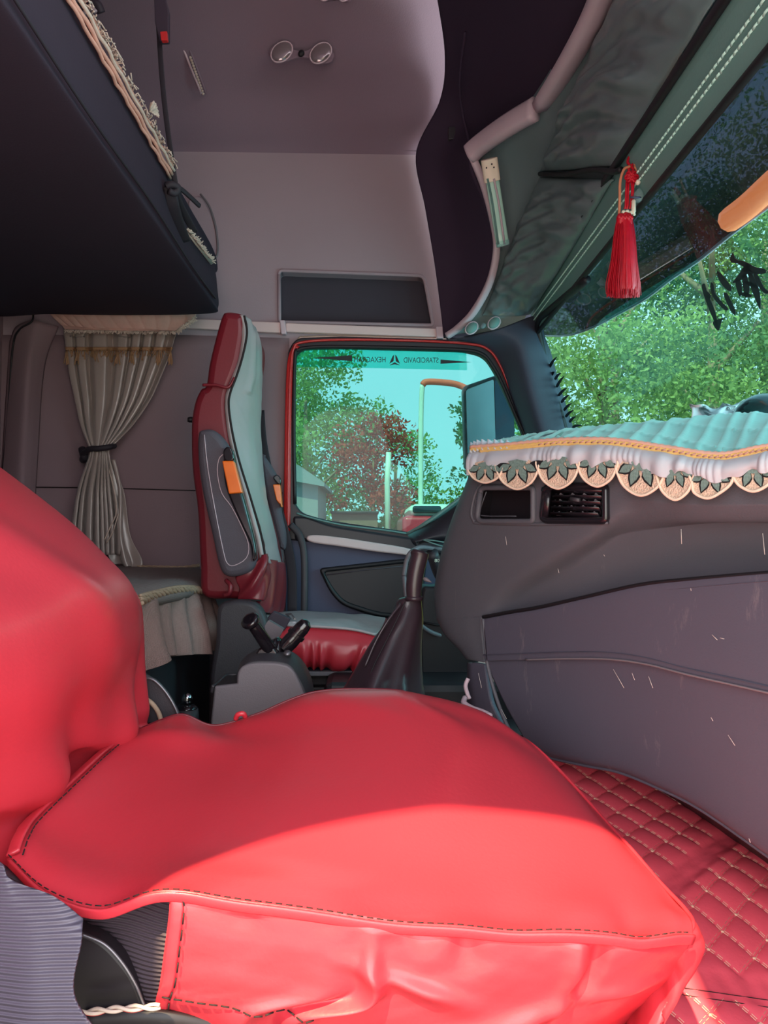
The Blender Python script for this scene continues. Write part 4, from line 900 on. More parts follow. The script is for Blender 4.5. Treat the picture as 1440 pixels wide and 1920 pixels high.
lever([(556, 1189, 1.53), (566, 1178, 1.53), (574, 1169, 1.53), (578, 1165, 1.53)], [.0155, .0155, .013, .005], 'lever_knob')
lathe('valve_screw', P(539, 1226, 1.48), (0, -.6, 1), [(0, .008), (.004, .007), (.006, .003)], 'steel', hv, 12)
plate('document_sleeve', [rounded([(496, 1174), (503, 1163), (532, 1180), (518, 1205), (502, 1200)], 2)], 1.62, .02, 'plastic_grey', hv)

# gear lever with leather boot
gl = thing('gear_lever', 'tall dark gear lever with stitched leather boot beside the driver cushion', 'gear lever', P(715, 1300, 1.6))
prof = [(1118, 776, 14, .9), (1124, 768, 22, .9), (1140, 765, 26, .9), (1165, 758, 34, 1), (1200, 742, 46, 1), (1240, 728, 58, 1.1), (1280, 716, 70, 1.2), (1315, 708, 80, 1.3), (1400, 700, 90, 1.3)]
pr = cr(prof, 60); V, F = [], []; n = 56
for j, (y, x, r, sq) in enumerate(pr):
    for k in range(n):
        a = 2 * math.pi * k / n; t = j / 59
        f = 1 + .10 * t * math.sin(3 * a + 1.0 + t) + .05 * t * math.sin(7 * a + 2 * t)
        V.append(P(x + r * f * math.cos(a), y, 1.62 + r / FPX * 1.6 * f * math.sin(a) * sq))
for j in range(59):
    for k in range(n): a = j * n + k; b = j * n + (k + 1) % n; F.append((a, b, b + n, a + n))
build('boot', V, F, 'boot_leather', gl)
tube('boot_seam', [(760, 1128, 1.575), (742, 1166, 1.565), (722, 1206, 1.555), (700, 1250, 1.54), (680, 1300, 1.53)], .0012, 'rubber_black', gl, sn=30)
tube('boot_seam', [(752, 1132, 1.59), (730, 1160, 1.575), (706, 1200, 1.565), (684, 1250, 1.55)], .003, 'boot_leather', gl, sn=30)
V, F = tube_geo([P(776, 1124, 1.6), P(776, 1100, 1.6), P(780, 1070, 1.6), P(786, 1044, 1.6), P(787, 1036, 1.6), P(788, 1032, 1.6)], [.0155, .017, .018, .019, .020, .016], 20, 40); build('lever_grip', V, F, 'boot_leather', gl)
V, F = tube_geo([P(776, 1126, 1.6), P(776, 1118, 1.6)], .019, 18); build('boot_collar', V, F, 'boot_leather', gl)
lathe('side_switch', P(794, 1084, 1.58), (1, -.5, -.5), [(0, .002), (.004, .005), (.010, .004), (.02, .001)], 'plastic_grey', gl, 10)

# steering wheel rim and column, far side of the dash
sw = thing('steering_wheel', 'dark steering wheel rim showing behind the gear lever', 'steering wheel', P(800, 1100, 1.95))
tube('wheel_rim', [(757, 1080, 1.9), (762, 1052, 1.9), (770, 1036, 1.9), (786, 1027, 1.92), (808, 1028, 1.96), (840, 1034, 2.0), (880, 1060, 2.05), (900, 1120, 2.05), (880, 1180, 2.0), (820, 1190, 1.95), (770, 1150, 1.9), (757, 1080, 1.9)], .006, 'plastic_grey', sw, sn=90)
tube('wheel_spoke', [(810, 1036, 1.95), (826, 1080, 2.0), (850, 1110, 2.05)], .016, 'plastic_dark', sw, sn=14)
lathe('wheel_hub', P(850, 1112, 2.05), (-.5, -.5, .6), [(-.02, .05), (0, .052), (.01, .04)], 'plastic_dark', sw)
# dark lower cowl between the driver's footwell and dash
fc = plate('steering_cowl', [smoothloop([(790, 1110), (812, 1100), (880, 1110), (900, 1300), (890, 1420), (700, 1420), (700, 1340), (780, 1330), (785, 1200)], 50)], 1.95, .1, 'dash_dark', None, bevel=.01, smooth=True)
tag(fc, 'dark cowl and footwell lining below the steering wheel', 'cowl')
tube('cowl_groove', [(786, 1166, 1.945), (820, 1172, 1.945), (850, 1170, 1.945)], .003, 'rubber_black', fc)

# ================================================================ DASHBOARD
def dd_(px): # across-cab distance of the dash face
    return 1.0 / (0.645 + (px - 820) * 0.000658)
def D(px, py, off=0.0): return P(px, py, dd_(px) - off)
da = thing('dashboard', 'large grey plastic dashboard filling the right side below the windscreen', 'dashboard', P(1150, 1500, 1.3))
sw.parent = da; sw.location = WO[sw.name] - WO[da.name]; del sw['category']
def Dr(row): return [tuple(D(*q)) for q in row]
cub = (894, 914, 1000, 978); ven = (1016, 912, 1136, 976)
def inv_px(G):
    Ri = RM.transposed(); q = (G - np.array(CAM)) @ np.array(Ri).T
    return 720 - q[..., 0] / q[..., 2] * FPX, 960 + q[..., 1] / q[..., 2] * FPX
def keep_holes(G):
    x, y = inv_px(G); xc = (x[:-1, :-1] + x[1:, 1:]) / 2; yc = (y[:-1, :-1] + y[1:, 1:]) / 2
    k = np.ones(xc.shape, bool)
    for (a, b, c, d) in (cub, ven): k &= ~((xc > a) & (xc < c) & (yc > b) & (yc < d))
    return k
rows = [Dr([(893, 846, -.10), (897, 846, -.02), (930, 840, 0), (1000, 838), (1100, 836), (1200, 840), (1300, 855), (1440, 860), (1600, 860)]),
        Dr([(876, 900, -.10), (880, 900, -.02), (910, 900, 0), (1000, 900), (1100, 900), (1200, 910), (1300, 920), (1440, 920), (1600, 920)]),
        Dr([(848, 970, -.10), (852, 970, -.02), (885, 975, 0), (980, 985), (1090, 990), (1180, 980), (1300, 985), (1440, 985), (1600, 985)]),
        Dr([(826, 1040, -.10), (830, 1040, -.02), (860, 1045, .0), (960, 1050), (1060, 1050), (1160, 1040, -.012), (1300, 1030, -.02), (1440, 1030, -.015), (1600, 1030)]),
        Dr([(814, 1110, -.10), (818, 1112, -.02), (850, 1115, .0), (930, 1110), (1030, 1100), (1150, 1085, -.02), (1300, 1065, -.03), (1440, 1058, -.02), (1600, 1050)]),
        Dr([(818, 1160, -.10), (822, 1162, -.02), (856, 1160, .0), (920, 1154), (1010, 1142), (1130, 1116, -.02), (1290, 1092, -.025), (1440, 1080, -.018), (1600, 1070)])]
sheet('dash_face', rows, 'dash_grey', da, 260, 160, world=True, keep=keep_holes,
      disp=lambda u, v: -.036 * (1 / (1 + np.exp(-(u - (.60 - .22 * np.sin(np.clip(v - .35, 0, 1) * 2.2))) * 80))) * np.clip((v - .28) * 5, 0, 1))
# flank below the left end
rows = [Dr([(818, 1158, -.10), (822, 1160, -.02), (858, 1158, 0), (904, 1156, 0)]), Dr([(834, 1190, -.10), (838, 1192, -.02), (868, 1190, 0), (904, 1185, 0)]),
        Dr([(858, 1215, -.10), (862, 1218, -.02), (882, 1215, 0), (906, 1212, 0)]), Dr([(872, 1234, -.10), (876, 1237, -.02), (890, 1239, 0), (908, 1242, 0)])]
sheet('dash_flank', rows, 'dash_grey', da, 30, 30, world=True, solid=.01)
rows = [Dr([(876, 1242, -.08), (879, 1243, -.01), (892, 1243), (908, 1246)]), Dr([(876, 1290, -.08), (880, 1290, -.01), (898, 1300), (918, 1310)]),
        Dr([(880, 1330, -.08), (886, 1330, -.01), (910, 1340), (936, 1352)]), Dr([(900, 1400, -.08), (920, 1400, -.01), (940, 1420), (980, 1440)])]
sheet('dash_foot', rows, 'dash_lower', da, 30, 40, world=True, solid=.01)
# glove compartment lid, the large lower panel
gl_top = [(906, 1160), (960, 1150), (1010, 1142), (1100, 1122), (1200, 1100), (1290, 1090), (1440, 1078), (1620, 1066)]
gl_led = [(912, 1240), (985, 1238), (1060, 1236), (1140, 1237), (1210, 1246), (1290, 1266), (1440, 1300), (1620, 1350)]
gl_bot = [(985, 1408), (1035, 1422), (1100, 1436), (1160, 1448), (1230, 1476), (1310, 1516), (1440, 1606), (1620, 1740)]
mid1 = [((a[0] * .5 + b[0] * .5), (a[1] * .5 + b[1] * .5)) for a, b in zip(gl_top, gl_led)]
mid2 = [((a[0] * .5 + b[0] * .5), (a[1] * .5 + b[1] * .5)) for a, b in zip(gl_led, gl_bot)]
off = lambda r, o: [(x, y, o) for x, y in r]
rows = [Dr(off(gl_top, .004)), Dr(off([(x, y + 5) for x, y in gl_top], .013)), Dr(off(mid1, .018)), Dr(off([(x, y - 3) for x, y in gl_led], .022)), Dr(off([(x, y + 5) for x, y in gl_led], .010)),
        Dr(off(mid2, .004)), Dr(off([(x, y - 18) for x, y in gl_bot], -.01)), Dr(off(gl_bot, -.03))]
sheet('glove_lid', rows, 'dash_lower', da, 160, 120, world=True, solid=.012)
tube('lid_edge', [D(906, 1160, .012), D(910, 1200, .012), D(913, 1240, .012), D(925, 1290, .012), D(942, 1340, .010), D(960, 1380, .008)], .0035, 'dash_grey', da, world=True, sn=30)
tube('lid_gap', [D(x, y - 3, .008) for x, y in gl_top], .0035, 'rubber_black', da, world=True, sn=60)
tube('ledge_line', [D(x, y - 1, .0245) for x, y in ((985, 1238), (1060, 1236), (1140, 1237), (1210, 1246), (1290, 1266), (1440, 1300), (1560, 1330))], .0016, 'plastic_grey', da, world=True, sn=60)
tube('lower_hem', [D(x, y, -.03) for x, y in gl_bot], .0025, 'dash_lower', da, world=True, sn=60)
# under-dash closing panel so nothing shows through
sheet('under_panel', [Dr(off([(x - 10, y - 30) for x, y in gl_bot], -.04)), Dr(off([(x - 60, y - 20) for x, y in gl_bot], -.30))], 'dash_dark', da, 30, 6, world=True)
sheet('dash_end', [Dr([(1590, 858, 0), (1800, 858), (2100, 850)]), Dr([(1590, 920, 0), (1800, 915), (2100, 910)]), Dr([(1590, 1030, -.02), (1800, 1030, -.02), (2100, 1030, -.02)]), Dr([(1590, 1072, -.02), (1800, 1060, -.02), (2100, 1045, -.02)])], 'dash_grey', da, 20, 20, world=True, solid=.01)
sheet('lid_end', [Dr([(1600, 1066, .0), (1800, 1054, .0), (2100, 1036, .0)]), Dr([(1600, 1345, .01), (1800, 1410, .0), (2100, 1500, .0)]), Dr([(1600, 1725, -.03), (1800, 1880, -.03), (2100, 2100, -.03)])], 'dash_lower', da, 20, 20, world=True, solid=.01)
# scratches
geos = []
for (x0, y0, x1, y1) in ((1150, 1255, 1170, 1290), (948, 1006, 950, 1022), (1277, 992, 1278, 1020), (1430, 1000, 1434, 1040), (1365, 1378, 1378, 1398), (1333, 1345, 1337, 1352), (1185, 1262, 1190, 1275), (1216, 1268, 1224, 1290),
                         (1335, 1190, 1345, 1200), (1350, 1196, 1358, 1198), (1295, 1103, 1296, 1108), (1046, 1066, 1048, 1074), (1404, 1572, 1407, 1580), (1132, 1040, 1134, 1043), (897, 1262, 903, 1290), (940, 1330, 950, 1348)):
    lo_ = y0 > 1100
    V, F = tube_geo([D(x0, y0, (.021 if y0 < 1240 else .012) if lo_ else .001), D(x1, y1, (.021 if y1 < 1240 else .012) if lo_ else .001)], .0004, 4)
    build('scratch', V, F, 'scratch', da)
# cubby and vent
def recess(name, r, depth, m, rim_m, rim_r, parent):
    lp = rounded([(r[0] + 8, r[1]), (r[2], r[1]), (r[2], r[3]), (r[0], r[3])], [10, 8, 8, 14], 5)
    L = len(lp); cx, cy = (r[0] + r[2]) / 2, (r[1] + r[3]) / 2
    A = [D(x, y, 0.003) for x, y in lp]; Bk = [D(cx + (x - cx) * .9, cy + (y - cy) * .9, 0) + Vector((.5, .87, 0)) * depth for x, y in lp]
    V = A + Bk; F = [(i, (i + 1) % L, (i + 1) % L + L, i + L) for i in range(L)] + [tuple(range(L, 2 * L))]
    o = build(name, V, F, m, parent, smooth=False)
    tube(name + '_rim', A + [A[0]], rim_r, rim_m, o, world=True, n=8)
    return o
cb = recess('cubby', cub, .05, 'dash_dark', 'dash_grey', .0055, da)
pts = [(1000, 905), (915, 903), (900, 912), (890, 930), (884, 960), (888, 976), (900, 981), (1000, 983), (1140, 980)]
tube('bezel_edge', [D(x, y, .001) for x, y in pts], .003, 'dash_grey', cb, world=True, sn=60)
tube('cubby_inner_edge', [D(912, 922, -.01), D(903, 948, -.01), D(901, 966, -.01), D(968, 968, -.012)], .0012, 'dash_grey', cb, world=True, sn=20)
vt = recess('air_vent', ven, .035, 'vent_black', 'vent_black', .0065, da)
for i in range(5):
    y = 921 + i * 10.8
    V, F = strap_geo([D(1040 - 1.5 * i, y, .004), D(1085, y + .5, .004), D(1131 - 2 * i, y + 1, .004)], .010, .0028, (.3, .5, -.5)); build('slat', V, F, 'vent_black', vt)
for i in range(8):
    x = 1042 + i * 12.5
    V, F = strap_geo([D(x + 3, 916, -.012), D(x - 5, 974, -.012)], .008, .0022, (.5, .85, 0)); build('vane', V, F, 'plastic_dark', vt)
V, F = strap_geo([D(1028, 918, .004), D(1022, 970, .004)], .012, .006, (.85, -.5, 0)); build('thumb_wheel', V, F, 'vent_black', vt)
V, F = strap_geo([D(1070, 935, .010), D(1087, 938, .010)], .007, .005, (0, 0, 1)); build('tab', V, F, 'plastic_dark', vt)
geos = []
for r_ in range(4):
    for c_ in range(4):
        x = 1046 + c_ * 22 - r_ * 1; y = 929 + r_ * 11.5
        a = D(x, y, .006); geos.append(([D(x, y + 3, .004), D(x + 13, y + 3, .004), D(x + 4, y - 4, .008)], [(0, 1, 2)]))
V, F = join(geos); build('vane_tips', V, F, 'plastic_grey', vt, smooth=False, solid=.002)
# far end of the dash over the instruments
hd = sheet('instrument_hood', [[(764, 1000, 2.1), (800, 975, 2.1), (850, 940, 2.1), (900, 900, 2.1), (940, 880, 2.1)],
                               [(766, 1006, 2.02), (804, 984, 2.02), (856, 950, 2.02), (900, 915, 2.02), (940, 900, 2.02)],
                               [(780, 1015, 1.98), (815, 1005, 1.98), (850, 1000, 1.98), (900, 990, 1.98), (940, 990, 1.98)],
                               [(800, 1018, 2.0), (825, 1018, 2.0), (850, 1020, 2.0), (900, 1020, 2.0), (940, 1020, 2.0)]], 'door_black', da, 40, 30, solid=.02)[0]
tube('hood_edge', [(764, 1001, 2.07), (800, 980, 2.03), (850, 944, 2.03), (900, 906, 2.03)], .005, 'header_strip', da, sn=20)
tube('hood_edge', [(794, 1012, 1.97), (815, 1014, 1.96), (850, 1020, 1.96)], .002, 'header_strip', da, sn=20)
tube('hood_edge', [(794, 1012, 1.97), (815, 1020, 1.96), (850, 1030, 1.96)], .002, 'header_strip', da, sn=20)
lettering('80', 815, 824, 1054, 6, 1.62, 'thread_white', da, mirror=False)
ds2, _, _ = sheet('dash_back', [Dr([(880, 850, -.02), (1100, 838, -.02), (1440, 860, -.02), (1600, 860, -.02)]),
                  [tuple(P(960, 830, 1.9)), tuple(P(1110, 815, 1.85)), tuple(P(1400, 800, 1.4)), tuple(P(1600, 800, 1.2))]], 'dash_dark', da, 30, 8, world=True)

# teal quilted dash mat
fe = [(880, 838), (960, 832), (1050, 824), (1150, 824), (1250, 838), (1350, 851), (1440, 836), (1600, 820)]
be = [(940, 828), (985, 818), (1060, 806), (1150, 798), (1250, 788), (1350, 780), (1440, 775), (1600, 770)]
dm = thing('dash_mat', 'teal quilted dashboard mat with gold braid, white ruffle and lace', 'dash mat', tuple(D(1150, 840)))
md = [((a[0] + b[0]) / 2, (a[1] + b[1]) / 2 - 2) for a, b in zip(fe, be)]
rows = [[tuple(D(x, y, .012)) for x, y in fe], [tuple(P(x, y, dd_(x) + .13)) for x, y in md], [tuple(P(x, y, dd_(x) + .30)) for x, y in be], [tuple(P(x + 10, y + 8, dd_(x) + .36)) for x, y in be]]
def q_d(u, v):
    a = np.abs(np.sin(math.pi * (u * 17 - v * 1.5))); b = np.abs(np.sin(math.pi * (v * 3 + u * 2.5)))
    return .008 * np.minimum(a, 1) ** .35 * b ** .25
sheet('mat_cloth', rows, 'teal_quilt', dm, 300, 50, disp=q_d, solid=.006, world=True)
sheet('mat_corner', [[tuple(D(x, y, .010)) for x, y in ((888, 838), (930, 834), (985, 830), (1040, 824))], [tuple(P(x, y, dd_(x) + .2)) for x, y in ((935, 830), (970, 822), (1010, 815), (1060, 807))]], 'leather_black', dm, 20, 10, solid=.006, world=True)
FE = cr(fe, 200)
fy = lambda x: float(np.interp(x, FE[:, 0], FE[:, 1]))
for k, (dy, r_, m_) in enumerate(((0, .0032, 'braid_pink'), (5, .0035, 'braid_gold'), (9, .0035, 'braid_gold'))):
    tube('braid', [D(x, fy(x) + dy + .8 * math.sin(x * .5 + k), .018) for x in np.arange(882 if k < 2 else 900, 1600, 4)], r_, m_, dm, world=True, n=7)
geos = [tube_geo([D(x, fy(x) + 7.5, .021), D(x + 8, fy(x + 8) + 4.5, .022)], .0016, 5) for x in np.arange(1010, 1600, 11)]
V, F = join(geos); build('braid_lattice', V, F, 'cover_pink', dm)
# ruffle
sc = [(910, 905, 32), (970, 917, 38), (1046, 916, 38), (1120, 912, 36), (1202, 929, 44), (1266, 937, 34), (1332, 934, 38), (1412, 921, 38), (1490, 915, 40)]
def ruf(u, v): return v ** .7 * (.004 * np.sin(u * 6.28 * 11 + 2.5 * np.sin(u * 23) + v) + .003 * np.abs(np.sin(u * 3.14 * 37 + 4 * np.sin(u * 31) + v * 1.5))) + .005 * np.sin(v * 3.1)
xs = np.linspace(880, 1600, 80)
bot = lambda x: fy(x) + 47 + 5 * math.sin(x / 19.0) + 4 * math.sin(x / 7.3) + (6 if 1180 < x < 1280 else 0)
rows = [Dr([(x, fy(x) + 9, .016) for x in xs]), Dr([(x - 1, fy(x) + 28, .030) for x in xs]), Dr([(x, bot(x), .030) for x in xs])]
sheet('ruffle', rows, 'ruffle_white', dm, 420, 30, disp=ruf, solid=.0015, world=True)
sheet('ruffle', [Dr([(884, 832, .0), (900, 826, .0), (930, 826, 0), (960, 828, 0)]), Dr([(882, 850, .022), (900, 846, .02), (930, 844, .02), (960, 842, .02)])], 'ruffle_white', dm, 60, 12, disp=lambda u, v: .005 * np.sin(u * 50), solid=.001, world=True)
# lace scallops: each its own piece
LO = D(1150, 900, .006); dx_ = D(1250, 900) - D(1050, 900); dx_.z = 0; dx_.normalize(); up_ = Vector((0, 0, 1)); nrm = dx_.cross(up_)
def lace_poly(name, pts, off, m, parent, th=.0012, bev=0):
    # place on the dash plane: intersect the pixel ray with the plane through LO
    o = LO - nrm * off if nrm.y > 0 else LO + nrm * off
    nn = nrm; out = []
    for (x, y) in pts:
        r = RM @ Vector(((x - 720) / FPX, (960 - y) / FPX, -1.0)); k = (o - CAM).dot(nn) / r.dot(nn); q = CAM + r * k - o
        out.append((q.dot(dx_), q.z))
    return plate_on(name, [out], o, dx_, up_, th, m, parent, bevel=bev)
def lace_path(pts, off):
    o = LO - nrm * off if nrm.y > 0 else LO + nrm * off; out = []
    for (x, y) in pts:
        r = RM @ Vector(((x - 720) / FPX, (960 - y) / FPX, -1.0)); k = (o - CAM).dot(nrm) / r.dot(nrm); out.append(CAM + r * k)
    return out
for i, (cx, by, hw) in enumerate(sc):
    ty = fy(cx) + 34; h = by - ty
    shp = [(cx - hw, ty + 4), (cx - hw + 2, ty + h * .45), (cx - hw * .62, ty + h * .8), (cx, by), (cx + hw * .62, ty + h * .8), (cx + hw - 2, ty + h * .45), (cx + hw, ty + 4), (cx, ty - 6)]
    if i == 6: shp = [(x - 6 if y > ty + h * .6 else x + 2, y) for x, y in shp]
    sl = smoothloop(shp, 48)
    s_ = lace_poly('lace_scallop', sl, .019, 'lace_cream', dm)
    low_ = smoothloop(shp, 96); a_ = [q for q in low_[:80] if q[1] > ty + 6]
    tube('scallop_rim', lace_path(a_, .0205), .0022, 'lace_rim', s_, world=True, n=6)
    for j, (lx, ly, ang, ln) in enumerate(((-.52, .12, -62, .30), (-.22, .30, -20, .42), (.20, .30, 18, .42), (.52, .12, 60, .30))):
        px_, py_ = cx + lx * hw * .75, ty + h * (.10 + ly * .25); L2 = hw * (1.05 if abs(ang) < 40 else .8) * .85; w2 = hw * .17
        ca, sa = math.sin(math.radians(ang)), math.cos(math.radians(ang))
        def leafp(wd, l0, l1):
            q = [(0, l0), (wd, (l0 + l1) * .42), (wd * .8, (l0 + l1) * .68), (0, l1), (-wd * .8, (l0 + l1) * .68), (-wd, (l0 + l1) * .42)]
            return [(px_ + a * sa + b * ca, py_ - a * ca + b * sa) for a, b in q]
        lace_poly('leaf_gap', leafp(w2 * 1.5, -2, L2 * 1.02), .0208, 'lace_gap', s_, .0006)
        lace_poly('leaf_motif', leafp(w2 * 1.05, -2, L2 * .9), .0218, 'lace_leaf', s_, .0012)
    lace_poly('leaf_motif', [(cx - hw * .45, ty), (cx - hw * .2, ty + h * .28), (cx + hw * .2, ty + h * .28), (cx + hw * .45, ty), (cx, ty - 4)], .0220, 'lace_leaf', s_, .0012)
    if i in (0, 1, 5, 6): lace_poly('lace_gap', smoothloop([(cx + hw - 14, ty + 3), (cx + hw + 2, ty - 2), (cx + hw + 16, ty + 3), (cx + hw, ty + 14)], 16), .0212, 'lace_gap', s_, .0006)

# things standing on the dash mat
dome = thing('dashboard_dome', 'glossy dark dome-shaped ornament on the dash mat at the right edge', 'ornament', P(1420, 785, 1.36))
lathe('dome', P(1432, 786, 1.36), (0, 0, 1), [(0, .052), (.010, .052), (.022, .048), (.034, .038), (.043, .022), (.047, .008)], 'plastic_gloss', dome, 32)
pp = thing('crumpled_paper', 'crumpled pinkish paper lying on the dash mat by the windscreen', 'paper', P(1345, 786, 1.45))
sheet('paper_sheet', [[(1292, 759, 1.50), (1312, 757, 1.46), (1340, 760, 1.50), (1368, 756, 1.46), (1396, 754, 1.5)], [(1296, 772, 1.46), (1316, 768, 1.48), (1342, 776, 1.44), (1366, 764, 1.47), (1388, 768, 1.45)], [(1298, 788, 1.44), (1320, 790, 1.44), (1345, 788, 1.42), (1366, 788, 1.44), (1384, 786, 1.43)]],
      'paper', pp, 24, 14, disp=lambda u, v: .012 * fbm(u, v, 2, 11, 2), solid=.001)

# ================================================================ TASSEL
ts = thing('red_tassel', 'long red silk tassel hanging from the header with knots and beads', 'tassel', P(1170, 560, 1.44))
T = 1.43
geos = []
for i in range(420):                       # single silk threads
    a = random.uniform(0, 6.28); rr = math.sqrt(random.random())
    top_ = (1171 + 14 * rr * math.cos(a), 415); k = rr * math.cos(a); z = rr * math.sin(a)
    bx = 1169 + 32 * k; by_ = 556 + random.uniform(-5, 4) - abs(k) * 2
    pts = [P(top_[0], 408, T + .010 * z), P(1171 + 20 * k, 440, T + .020 * z), P(1170 + 25 * k, 490, T + .026 * z), P(bx + random.uniform(-1, 1), 530, T + .03 * z), P(bx + random.uniform(-2, 2), by_, T + .032 * z)]
    geos.append(tube_geo(pts, .00085, 3, 9, cap=False))
V, F = join(geos); o = build('silk_threads', V, F, 'tassel_red', ts); 
V, F = tube_geo([P(1171, 402, T), P(1171, 420, T), P(1170, 450, T), P(1169, 500, T), P(1168, 540, T), P(1168, 550, T)], [.010, .014, .019, .024, .028, .027], 20, 24); build('silk_core', V, F, 'tassel_red', ts)
for dx in (-7, 7):
    V, F = tube_geo([P(1171 + dx, 402, T - .006), P(1171 + dx, 410, T - .006), P(1171 + dx, 422, T - .004)], [.006, .009, .0075], 12, 10); build('tassel_head', V, F, 'tassel_red', ts)
for k in range(8):
    c = P(1161 + k * 3.3, 407 + 2 * (k % 2), T - .012); lathe('ruff', c, (0, -.4, 1), [(-.004, .002), (0, .004), (.004, .002)], 'tassel_red', ts, 8)
def cord(pts, r, m, n=8, nm='cord'): tube(nm, pts, r, m, ts, sn=40, n=n)
for s in (-1, 1): cord([(1183 + s * 1, 290, T + .02), (1183 + s * 6, 304, T + .01), (1183 - s * 4, 318, T), (1183 + s * 4, 330, T), (1181, 342, T)], .0028, 'tassel_red')
for k in range(6):                         # the woven red knot
    y = 324 + k * 2.6; w = 13 - abs(k - 2.5) * 1.5
    cord([(1184 - w, y + 2, T - .004), (1184 - w * .5, y + (3 if k % 2 else -2), T - .009), (1184, y + (-2 if k % 2 else 3), T - .010), (1184 + w * .5, y + (3 if k % 2 else -2), T - .009), (1184 + w, y + 1, T - .004)], .0024, 'tassel_red', nm='knot')
cord([(1181, 312, T), (1170, 318, T - .002), (1163, 340, T - .004), (1162, 370, T - .004), (1161, 400, T), (1158, 425, T)], .0028, 'cord_tan')
cord([(1190, 308, T), (1200, 316, T - .004), (1212, 326, T - .006), (1220, 336, T - .006), (1217, 343, T - .006), (1209, 342, T - .006), (1200, 328, T - .004), (1190, 312, T)], .0028, 'cord_tan')
for x in (1175, 1179, 1184, 1188): cord([(x, 340, T), (x - 1 + (x == 1184) * 2, 360, T - .003), (x - 2, 385, T - .002), (x - 4, 392, T)], .0022, 'tassel_red')
for (x, y, r_) in ((1196, 342, .0055), (1169, 398, .0042), (1176, 397, .0042), (1183, 399, .004), (1189, 402, .003)):
    c = P(x, y, T - .006); lathe('bead', c, (0, 0, 1), [(-r_, r_ * .2), (-r_ * .7, r_ * .75), (0, r_), (r_ * .7, r_ * .75), (r_, r_ * .2)], 'bead_white', ts, 12)
V, F = tube_geo([P(1188, 374, T - .008), P(1188, 377, T - .008), P(1188, 397, T - .008), P(1188, 401, T - .008)], [.002, .0042, .0042, .002], 12); build('bone_bead', V, F, 'bead_white', ts)
lathe('glass_bead', P(1197, 366, T - .004), (.15, 0, 1), [(-.014, .003), (-.010, .010), (0, .011), (.009, .006), (.014, .002)], 'clear_plastic', ts, 8)
V, F = tube_geo([P(1182, 370, T - .012), P(1192, 370, T - .016), P(1201, 370, T - .012)], .002, 6); build('blue_band', V, F, 'door_navy', ts)

# ================================================================ FLOOR MAT, quilted red over the engine hump
def zf(x, y): return Z0 - .61 + .40 * (y - .95) - .15 * (x - .45) + .02 * np.exp(-((y - 1.15) / .12) ** 2)
def qa(x, y):
    c, s = math.cos(math.radians(42)), math.sin(math.radians(42)); return (x * c + y * s * 1.08), (-x * s + y * c * 1.08)
S = .0435
def qh(x, y):
    p, q = qa(x, y)
    h = (np.abs(np.sin(math.pi * p / S)) * np.abs(np.sin(math.pi * q / S))) ** .35 * .006
    band = np.exp(-((q - SEAM) / .016) ** 4); low = 1 / (1 + np.exp((y - .985 - .0 * x) * 200)); bl = np.exp(-((y - .985) / .018) ** 4)
    wr = .0022 * fbm(p * 9, q * 22, 1.0, 77, 3)
    return h * (1 - band) * (1 - bl) + band * wr + bl * (.003 + .001 * np.sin(x * 200)) 
pm = on = None
def on_mat(px, py):
    r = RM @ Vector(((px - 720) / FPX, (960 - py) / FPX, -1.0)); k = .8
    for _ in range(60):
        q = CAM + r * k; k += (q.z - float(zf(q.x, q.y))) * .7
    return CAM + r * k
sm = on_mat(1318, 1610); SEAM = float(qa(sm.x, sm.y)[1])
fm = thing('floor_mat', 'red quilted leather floor mat with tan cross stitching over the engine hump', 'floor mat', (0.6, 1.1, 0.2))
nx, ny = 330, 330; xs = np.linspace(.24, 1.0, nx); ysv = np.linspace(.6, 1.42, ny)
X, Y = np.meshgrid(xs, ysv); Z = zf(X, Y) + qh(X, Y)
o = build('mat_leather', np.stack([X, Y, Z], -1).reshape(-1, 3), gridfaces(ny, nx), 'mat_red', fm, solid=.008)
c42, s42 = math.cos(math.radians(42)), math.sin(math.radians(42))
def pq(p, q): x = p * c42 - q * s42; y = (p * s42 + q * c42) / 1.08; return x, y
geos = []; knots = []
for fam in (0, 1):
    for k in range(-26, 60):
        for o2 in (-.0018, .0018):
            t = -.6
            while t < 2.0:
                a = pq(k * S + o2, t) if fam == 0 else pq(t, k * S + o2); b = pq(k * S + o2, t + .007) if fam == 0 else pq(t + .007, k * S + o2)
                pp_ = qa(*a)[1]
                if .26 < a[0] < .98 and .80 < a[1] < 1.40 and abs(pp_ - SEAM) > .017 and abs(a[1] - .985) > .02:
                    za, zb_ = zf(*a) + float(qh(*a)) + .0008, zf(*b) + float(qh(*b)) + .0008
                    nx_, ny_ = (b[1] - a[1]) * .075, -(b[0] - a[0]) * .075
                    geos.append(([Vector((a[0] - nx_, a[1] - ny_, za)), Vector((b[0] - nx_, b[1] - ny_, zb_)), Vector((b[0] + nx_, b[1] + ny_, zb_ + .0004)), Vector((a[0] + nx_, a[1] + ny_, za + .0004))], [(0, 1, 2, 3)]))
                t += .0105
for i in range(-26, 60):
    for j in range(-26, 60):
        x, y = pq(i * S, j * S)
        if .26 < x < .98 and .85 < y < 1.4 and abs(j * S - SEAM) > .018 and abs(y - .985) > .024: geos.append(lathe_geo((x, y, zf(x, y)), (0, 0, 1), [(-.001, .0026), (.0015, .0024), (.0026, .001)], 7))
V, F = join(geos); o = build('stitching', V, F, 'thread_tan', fm); o['kind'] = 'stuff'
for yy in (.966, .975):
    V, F = tube_geo([Vector((x, yy, float(zf(x, yy)) + .004)) for x in np.linspace(.25, .98, 60)], .0005, 4); build('seam', V, F, 'thread_black', fm)

